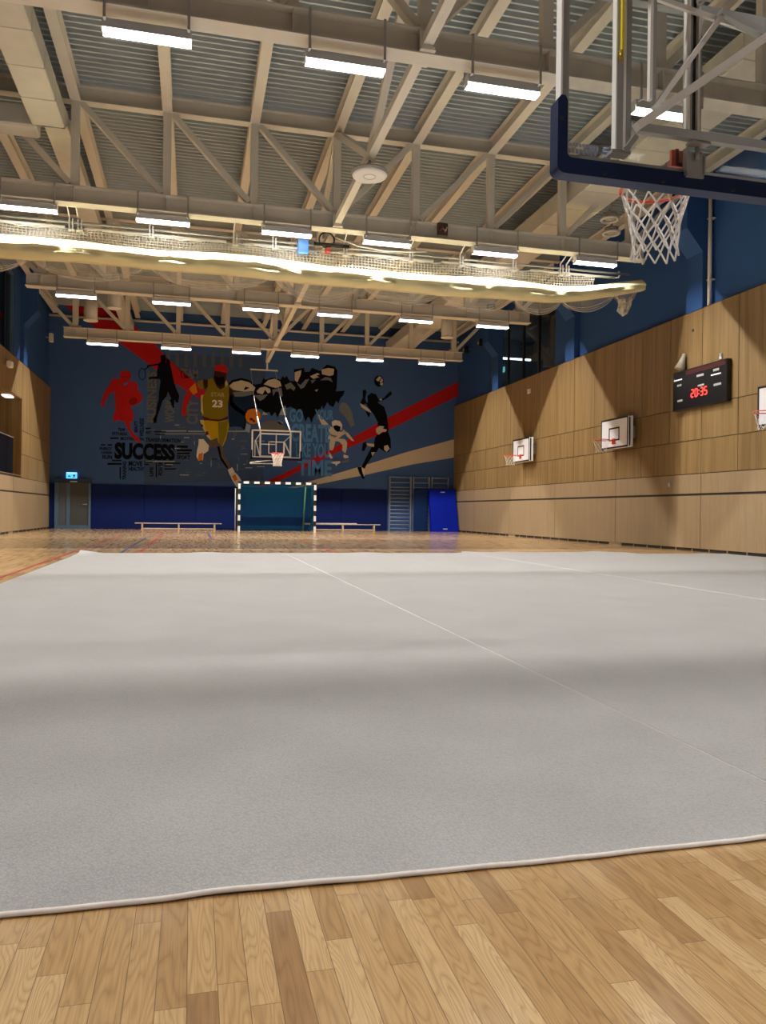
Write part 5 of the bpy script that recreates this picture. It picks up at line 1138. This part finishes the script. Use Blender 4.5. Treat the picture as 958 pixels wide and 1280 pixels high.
BOARDW = mat('white_laminate_board', (.84, .84, .88), .3); TIMBER = mat('board_box_paint', (.5, .5, .5), .5)
def side_hoop(y, w, label):
    xf = 11.0; z0, z1 = 2.615, 3.425; y0, y1 = y - w / 2, y + w / 2
    t = empty('wall_basketball_hoop', (XR, y, z0), label, 'basketball hoop', 'practice hoops on the right panelled wall')
    MB().cbox(xf, xf + .035, y0, y1, z0, z1, .006).build('board', BOARDW, t)
    b = MB(); e = .045; x = xf - .003
    b.box(x, xf, y0, y1, z1 - e, z1); b.box(x, xf, y0, y1, z0, z0 + e); b.box(x, xf, y0, y0 + e, z0, z1); b.box(x, xf, y1 - e, y1, z0, z1)
    q0, q1, r0, r1 = y - .27, y + .27, z0 + .20, z0 + .56; e = .04
    b.box(x, xf, q0, q1, r1 - e, r1); b.box(x, xf, q0, q0 + e, r0, r1); b.box(x, xf, q1 - e, q1, r0, r1); b.box(x, xf, q0, q1, r0, r0 + e); b.build('board_marking', BLACK, t)
    b = MB(); b.box(xf + .035, xf + .10, y0 + .05, y1 - .05, z0 + .03, z1 - .03); b.build('spacer_box', BLACK, t)
    MB().cbox(xf + .10, xf + .155, y0 - .0, y1 - .0, z0 + .0, z1, .006).build('rear_board', BOARDW, t)
    b = MB()
    for yy in (y0 + .2, y1 - .2): b.box(xf + .155, XR - .001, yy - .04, yy + .04, z0 + .25, z1 - .25)
    b.build('wall_bracket', GREYSTEEL, t)
    b = MB(); rc = (xf - .38, y, z0 + .21); rim_ring(b, rc, .225, .011, 28); b.box(xf - .16, xf - .003, y - .06, y + .06, rc[2] - .012, rc[2] + .008); b.box(xf - .03, xf - .003, y - .07, y + .07, rc[2] - .1, rc[2] + .05); b.build('rim', RIMRED, t)
    b = MB(); net_mesh(b, rc, .22, .34, 10, 4, .0025, .6); b.build('net', CORD, t)
    MB().box(xf - .01, xf + .01, y1 - .1, y1 - .02, z0 - .03, z0 + .01).build('lower_clip', BLACK, t)
side_hoop(25.12, 1.38, 'white practice hoop board farthest back on the right wooden wall')
side_hoop(18.96, 1.38, 'white practice hoop board in the middle, left of the scoreboard')
side_hoop(12.77, 1.38, 'white practice hoop board cut off by the right edge')

# ------------------------------------------------------------------ scoreboard
def scoreboard():
    y0, y1, z0, z1 = 14.66, 16.62, 3.32, 4.25; xf = XR - .12
    t = empty('scoreboard', (XR, (y0 + y1) / 2, z0), 'black electronic scoreboard with red lit clock on the right wooden wall', 'scoreboard')
    MB().cbox(xf, XR - .001, y0, y1, z0, z1, .01).build('case', mat('scoreboard_black', (.006, .006, .007), .25), t)
    x = xf - .0015
    red = MB()
    SEG = {'2': 'abged', '0': 'abcdef', '3': 'abgcd', '5': 'afgcd', ':': ''}
    def seg(yc, zc, w, h, ch):
        e = .026
        S = {'a': (0, h / 2, 1), 'g': (0, 0, 1), 'd': (0, -h / 2, 1), 'b': (w / 2, h / 4, 0), 'c': (w / 2, -h / 4, 0), 'f': (-w / 2, h / 4, 0), 'e': (-w / 2, -h / 4, 0)}
        if ch == ':':
            for dz in (-.04, .04): red.box(x - .002, xf, yc - .012, yc + .012, zc + dz - .012, zc + dz + .012)
            return
        for s in SEG[ch]:
            dy, dz, hor = S[s]; yy = yc - dy          # seen from inside, +Y is to the left
            if hor: red.box(x - .002, xf, yy - w / 2 + .008, yy + w / 2 - .008, zc + dz - e / 2, zc + dz + e / 2)
            else: red.box(x - .002, xf, yy - e / 2, yy + e / 2, zc + dz - h / 4 + .006, zc + dz + h / 4 - .006)
    zc = 3.655
    for ch, yc in zip('20:35', (15.86, 15.72, 15.62, 15.52, 15.38)): seg(yc, zc, .085, .17, ch)
    red.build('clock_digits', mat('red_led', (.8, .02, .02), .5, emit=(1, .03, .02), strength=4.5), t)
    lab = MB()
    def word(yc, zc, w, h, n):
        # caption too small to read: row of pale letter-sized marks
        for k in range(n):
            a = yc + w / 2 - w * k / n; lab.box(x - .001, xf, a - w / n * .82, a, zc - h / 2, zc + h / 2)
    word(16.36, 3.70 + .22, .17, .045, 4); word(15.58, 4.03, .26, .05, 6); word(15.02, 4.06, .2, .055, 5); word(15.55, 3.80, .23, .04, 5); word(16.33, 3.55, .2, .045, 5); word(14.97, 3.73, .26, .05, 5)
    lab.build('caption', mat('caption_grey', (.45, .45, .45), .5), t)
    b = MB(); b.box(x - .001, xf, 16.26, 16.58, 4.035, 4.065); b.box(x - .001, xf, 14.86, 15.2, 3.945, 3.975); b.build('name_bar', mat('pale_lamp_bar', (.8, .8, .85), .5, emit=(.8, .8, .9), strength=.5), t)
    b = MB(); b.box(x - .001, xf, y0 + .06, y1 - .5, 4.12, 4.22); b.build('top_strip', mat('dim_red_strip', (.06, .012, .012), .3), t)
scoreboard()
b = MB(); b.tube([(XR - .05, 16.30, 4.66), (XR - .06, 16.30, 4.58), (XR - .14, 16.33, 4.30)], [.035, .05, .125], 16); b.cyl((XR - .001, 16.30, 4.6), (XR - .06, 16.30, 4.6), .03, 8)
tag(b.build('horn_speaker', mat('speaker_beige', (.46, .42, .34), .5)), 'small beige horn speaker on the wall above the scoreboard', 'speaker')
t = empty('wall_hook', (XR, 15.0, 4.36), 'small pale hook with ring above the scoreboard right end', 'hook')
b = MB(); b.box(XR - .03, XR - .001, 14.97, 15.05, 4.30, 4.42); b.build('plate', LIGHTSTEEL, t)
b = MB(); b.tube([(XR - .04, 15.0 + .03 * math.cos(a), 4.38 + .03 * math.sin(a)) for a in [k * math.pi / 6 for k in range(12)]], .006, 6, closed=True); b.build('ring', GREYSTEEL, t)
def wall_box(nm, y, z, w, h, m, lb, cat):
    t = empty(nm, (XR, y, z), lb, cat)
    MB().cbox(XR - .05, XR - .001, y - w / 2, y + w / 2, z - h / 2, z + h / 2, .008).build('body', m, t)
    MB().cbox(XR - .056, XR - .049, y - w / 4, y + w / 4, z - h / 4, z + h / 4, .002).build('cover', LAMPBODY, t)
wall_box('wall_sensor', 25.15, 5.08, .2, .16, WHITE, 'small white sensor box high on the panelling above farthest hoop', 'sensor')
wall_box('wall_socket', 16.84, 1.57, .09, .11, STRAP, 'small socket plate low on the right wall below the scoreboard', 'socket')
b = MB(); b.cyl((XR - .012, 16.03, 5.16), (XR - .0005, 16.03, 5.16), .035, 12); b.cyl((XR - .014, 16.03, 5.16), (XR - .011, 16.03, 5.16), .02, 12)
tag(b.build('cable_grommet', BLACK), 'dark round grommet near the top of the right panelling', 'grommet')
for y, z, lb in ((31.6, 7.82, 'small black speaker at the far end of the right blue wall'), (29.8, 7.74, 'small black speaker beside the upper right window')):
    t = empty('wall_speaker', (UR, y, z), lb, 'speaker', 'black wall speakers high on the right wall')
    MB().cbox(UR - .35, UR - .15, y - .12, y + .12, z - .16, z + .14, .02).build('cabinet', BLACK, t)
    b = MB(); b.beam((UR - .16, y, z), (UR - .001, y, z + .05), .04, .04); b.cyl((UR - .353, y, z - .03), (UR - .349, y, z - .03), .07, 14); b.build('bracket', STRAP, t)
t = empty('wall_speaker', (UL, 32.6, 7.4), 'small pale speaker near the back end of the left blue wall', 'speaker')
MB().cbox(UL + .12, UL + .27, 32.5, 32.72, 7.28, 7.62, .02).build('cabinet', LIGHTSTEEL, t); MB().beam((UL + .001, 32.6, 7.45), (UL + .14, 32.6, 7.45), .04, .04).build('bracket', STRAP, t)
t = empty('wall_speaker', (XL, 25.5, 5.1), 'small white speaker on the left wooden wall above the gallery', 'speaker')
MB().cbox(XL + .06, XL + .22, 25.35, 25.62, 5.02, 5.22, .03).build('cabinet', WHITE, t); MB().beam((XL + .001, 25.5, 5.12), (XL + .08, 25.5, 5.12), .05, .05).build('bracket', STRAP, t)

# ------------------------------------------------------------------ rolled divider curtain under the third truss
def curtain():
    yc = 16.22; x0, x1 = -5.0, 10.12
    t = empty('divider_curtain', ((x0 + x1) / 2, yc, 5.6), 'rolled-up white net and cream vinyl divider curtain hanging under the roof truss', 'divider curtain')
    def base(x):
        z = 5.60 + .025 * math.sin(x * .55 + 2.2) + .012 * math.sin(x * 2.1)
        if x > 7.6: u = (x - 7.6) / (x1 - 7.6); z += .40 * u ** 1.5
        return z
    def hgt(x):
        h = .40 + .03 * math.sin(x * 1.3)
        if x > 7.6: u = (x - 7.6) / (x1 - 7.6); h *= 1 - .38 * u
        return h
    # vinyl skirt gathered into a trough; wrinkles run along it
    rows = []; N = 240; rng = random.Random(8)
    prof = [(-.02, 1.0), (-.14, .88), (-.28, .66), (-.395, .44), (-.405, .30), (-.365, .23), (-.385, .12), (-.35, -.04), (-.24, -.14), (-.02, -.10), (.13, .0), (.20, .2), (.22, .45), (.16, .75)]
    for i in range(N + 1):
        x = x0 + (x1 - x0) * i / N; zb = base(x); h = hgt(x); r = []
        for k, (dy, f) in enumerate(prof):
            wob = .018 * math.sin(x * 3.1 + k * .9) + .012 * math.sin(x * 7.3 - k * 1.7) + .008 * math.sin(x * 15 + k * 2.3)
            ks = 1.0 if x < 9 else 1.0 - .45 * (x - 9) / (x1 - 9)
            r.append((x, yc + dy * ks + wob * .8, zb + h * f + wob * (.6 if 0 < k < 9 else .25)))
        rows.append(r)
    b = MB(); b.grid(rows); n = b.add(rows[-1]); b.face([n + k for k in range(len(prof))]); b.build('vinyl_skirt', VINYL, t)
    # net above the skirt: real cords
    b = MB(); b.smooth = False; dx = .07; x = x0; th = .0052
    def top(x): return (6.235 + .015 * math.sin(x * 2.6) + .008 * math.sin(x * 6) + (.04 * max(0, (x - 7.6)) / 2.5)) if x < 8.6 else 6.27 + (x - 8.6) * .02
    pts = []
    xe = 8.9
    while x < xe:
        zt = top(x); zb = base(x) + hgt(x) * .90; row = []
        for k in range(6): f = k / 5; row.append((x + .012 * math.sin(k * 2 + x * 9), yc - .05 - .03 * math.sin(f * 3) + .02 * math.sin(x * 4 + k), zt + (zb - zt) * f))
        pts.append(row); x += dx
    for i, r in enumerate(pts):
        for k in range(5):
            b.beam(r[k], r[k + 1], th * 2, th * 2)
            if i + 1 < len(pts): b.beam(r[k], pts[i + 1][k], th * 2, th * 2)
    for i in range(0, len(pts)): 
        r = pts[i]
        for k in range(5):      # second layer of net hanging behind
            if i + 1 < len(pts): p = Vector(r[k]) + Vector((.03, .09, -.03)); q = Vector(pts[i + 1][k]) + Vector((.03, .09, -.03)); b.beam(p, q, th * 2, th * 2)
        b.beam(Vector(r[0]) + Vector((.03, .09, -.03)), Vector(r[5]) + Vector((.03, .09, -.03)), th * 2, th * 2)
    b.build('curtain_net', CORD, t)
    b = MB(); b.tube([(p[0][0], p[0][1], p[0][2] + .012 * math.sin(i * 1.3)) for i, p in enumerate(pts)], .018, 6); b.build('top_rope', WHITE, t)
    # extra gathered veil of fine net inside, seen as white haze over the cords
    rows = []
    for r in pts: rows.append([(r[0][0], yc + .06, r[0][2] - .02), (r[0][0], yc + .10 + .03 * math.sin(r[0][0] * 5), (r[0][2] + r[5][2]) / 2), (r[0][0], yc + .05, r[5][2])])
    b = MB(); b.grid(rows); b.build('inner_net', make_gauze('gathered_net', (.80, .79, .77), .10, 3), t)
    # swags of fine net below
    knots = [-5.0, -3.2, -1.0, 1.5, 3.4, 5.2, 6.9, 8.1, 9.45, 10.0]
    drop = [.38, .42, .40, .44, .36, .40, .36, .34, .30]
    b = MB()
    for a, c, d in zip(knots[:-1], knots[1:], drop):
        rows = []
        for i in range(17):
            f = i / 16; x = a + (c - a) * f; zb = base(x) + .06; dz = d * (4 * f * (1 - f)) ** .75 + .03
            rows.append([(x, yc - .12 + .03 * math.sin(9 * f), zb), (x, yc - .10, zb - dz * .55), (x, yc - .02, zb - dz), (x, yc + .10, zb - dz * .9), (x, yc + .16, zb - dz * .3), (x, yc + .14, zb + .05)])
        b.grid(rows)
    b.build('net_swag', GAUZE, t)
    b = MB()
    for a, c, d in zip(knots[:-1], knots[1:], drop):
        for kk, sc in ((0, 1.0), (1, .8), (2, .62)):
            b.tube([(a + (c - a) * f, yc - .05 + .05 * kk, base(a + (c - a) * f) + .03 - (d * (4 * f * (1 - f)) ** .75) * sc) for f in [i / 12 for i in range(13)]], .003, 5)
    b.build('swag_cord', CORD, t)
    # gathered knot of net at the right end
    b = MB(); b.tube([(9.62, yc, 5.80), (9.66, yc, 5.66), (9.58, yc - .03, 5.52), (9.66, yc - .02, 5.44), (9.74, yc, 5.50), (9.80, yc, 5.66), (9.86, yc, 5.84)], [.09, .10, .085, .05, .05, .07, .05], 10); b.build('net_bunch', make_gauze('bunched_net', (.80, .74, .6), .62, 12), t)
    # carrier tubes, hangers and the winding gear
    b = MB(); b.tube([(x0, yc - .1, 6.35), (9.75, yc - .1, 6.35)], .025, 8); b.build('carrier_tube', GREYSTEEL, t)
    segs = [(x0, -2.55), (-2.2, 0.55), (0.9, 2.1), (2.9, 5.0), (5.2, 7.0), (7.3, 9.4)]
    for a, c in segs:
        b = MB(); b.tube([(a, yc - .06, 6.262), (c, yc - .06, 6.262)], .028, 10); b.build('roller_tube', WHITE, t)
    b = MB(); b.tube([(9.38, yc - .06, 6.262), (9.5, yc - .06, 6.28), (9.55, yc - .06, 6.36), (9.5, yc - .06, 6.42)], .02, 8); b.tube([(-4.9 + 0, yc + .2, 6.46), (9.75, yc + .2, 6.46)], .018, 8); b.build('end_hook', LIGHTSTEEL, t)
    for x in (-4.0, -2.46, -2.30, -.95, .70, 1.5, 3.0, 4.45, 5.6, 6.85, 8.0, 8.15):
        b = MB(); b.box(x - .012, x + .012, yc - .13, yc - .105, 6.2, 6.45); b.box(x + .05, x + .075, yc - .13, yc - .105, 6.2, 6.42); b.beam((x, yc - .1, 6.44), (x, yc - .44, ZB - .055), .02, .02); b.box(x - .02, x + .09, yc - .15, yc + .02, 6.185, 6.205); b.build('hanger_strap', WHITE, t)
    b = MB(); b.cbox(2.02, 2.24, yc - .2, yc - .05, 6.14, 6.44, .02); b.cyl((2.13, yc - .21, 6.36), (2.13, yc - .19, 6.36), .05, 12); b.build('blue_winch', mat('winch_blue', (.10, .30, .85), .4), t)
    b = MB(); b.tube([(2.62 + .16 * math.cos(a), yc - .16, 6.46 + .16 * math.sin(a)) for a in [k * math.pi / 12 for k in range(24)]], .018, 6, closed=True); b.box(2.35, 3.1, yc - .19, yc - .06, 6.33, 6.39); b.build('drive_wheel', BLACK, t)
    b = MB(); b.cbox(2.6, 2.72, yc - .18, yc - .06, 6.2, 6.32, .02); b.build('drive_motor', mat('motor_red', (.4, .05, .04), .4), t)
    b = MB(); b.tube([(2.8, yc - .2, 6.52), (3.3, yc - .2, 6.38), (3.9, yc - .2, 6.33), (4.4, yc - .2, 6.36), (4.8, yc - .2, 6.40)], .014, 6); b.build('white_cable', WHITE, t)
curtain()
for o in [o for o in bpy.data.objects if o.name == 'divider_curtain']: o.location += Vector((.04, .18, .06))
b = MB(); b.box(5.0, 5.32, 15.72, 15.752, 6.68, 6.92); b.box(5.08, 5.24, 15.70, 15.72, 6.72, 6.86)
t = empty('motor_box', (5.1, 15.72, 6.66), 'small open junction box with red wiring on the chord above the curtain', 'junction box')
MB().cbox(4.93, 5.16, 15.70, 15.756, 6.66, 6.93, .01).build('case', mat('box_brown', (.07, .04, .03), .6), t)
b = MB(); b.tube([(4.99, 15.69, 6.75), (5.03, 15.68, 6.85), (5.1, 15.69, 6.72)], .015, 6); b.build('wiring', mat('wire_red', (.35, .06, .04), .5), t)
b2 = MB(); b2.tube([(5.05, 15.69, 6.80), (5.1, 15.68, 6.76), (5.13, 15.69, 6.84)], .014, 6); b2.build('white_wire', WHITE, t)

# ------------------------------------------------------------------ carpet rolls laid side by side
def carpet_strip(x0, x1, ya, yf, label, left_curl=False, far=None):
    t = empty('carpet_strip', ((x0 + x1) / 2, (ya + yf) / 2, 0), label, 'carpet', 'pale carpet strips on the sports floor')
    th = .011; nx = max(8, int((x1 - x0) / .03)); rows = []
    def ye(x): return ya + .0025 * math.sin(x * 5.1 + .6) + .0015 * math.sin(x * 13.0) + .001 * math.sin(x * 31)
    def lift(x): return max(0, .002 * math.sin(x * 4.1 + 1.2) + .0018 * math.sin(x * 9.7) + .001 * math.sin(x * 23))
    ys = [0, .01, .03, .08, .2, .5, 1, 2, 4, 6, 8, 10, 12]
    ys = [d for d in ys if d < yf - ya - .3] + [yf - ya - .25, yf - ya - .1, yf - ya - .03, yf - ya]
    for d in ys:
        r = []
        for i in range(nx + 1):
            x = x0 + (x1 - x0) * i / nx; e = ye(x); fade = max(0, 1 - d / .3)
            y = (e if d < .3 else ya) + d
            z = th + lift(x) * fade
            dd = yf - ya - d
            if dd < .3: z += max(0, .010 * math.sin(x * 2.3 + 1) + .006 * math.sin(x * 6.1)) * (1 - dd / .3)
            if left_curl and dd < .35 and x < x0 + .4: z += .045 * (1 - dd / .35) * (1 - (x - x0) / .4)
            r.append((x, y, z))
        rows.append(r)
    b = MB(); b.grid(rows)
    # edges down to the floor
    for r in (rows[0], rows[-1]): b.grid([r, [(p[0], p[1], .0005) for p in r]], smooth=False)
    for k in (0, -1): c = [r[k] for r in rows]; b.grid([c, [(p[0], p[1], .0005) for p in c]], smooth=False)
    b.build('pile', CARPET, t)
    if x1 < 9: b = MB(); b.prism([(x1 - .005, .0108), (x1 + .0, .0108), (x1 - .001, .0125), (x1 - .004, .0125)], 'y', ya + .01, yf - .3); b.build('seam_tape', mat('pale_seam_thread', (.70, .68, .65), .8), t)
    b = MB(); b.tube([(p[0], p[1] - .005, .0075 + lift(p[0]) * .9) for p in rows[0]], .0062, 8); b.build('edge_binding', mat('edge_binding', (.80, .73, .68), .6, noise=.12, scale=60), t)
    return t
carpet_strip(-1.96, 1.697, 1.678, 14.92, 'pale grey carpet strip at the left, its far left corner curling up', True)
carpet_strip(1.703, 5.40, 1.682, 14.90, 'pale grey carpet strip right of the long diagonal seam')
carpet_strip(5.406, 9.10, 1.69, 15.30, 'pale grey carpet strip third from the left, toward the right wall')
carpet_strip(9.106, 11.18, 1.69, 14.6, 'narrow pale grey carpet strip along the right wooden wall')
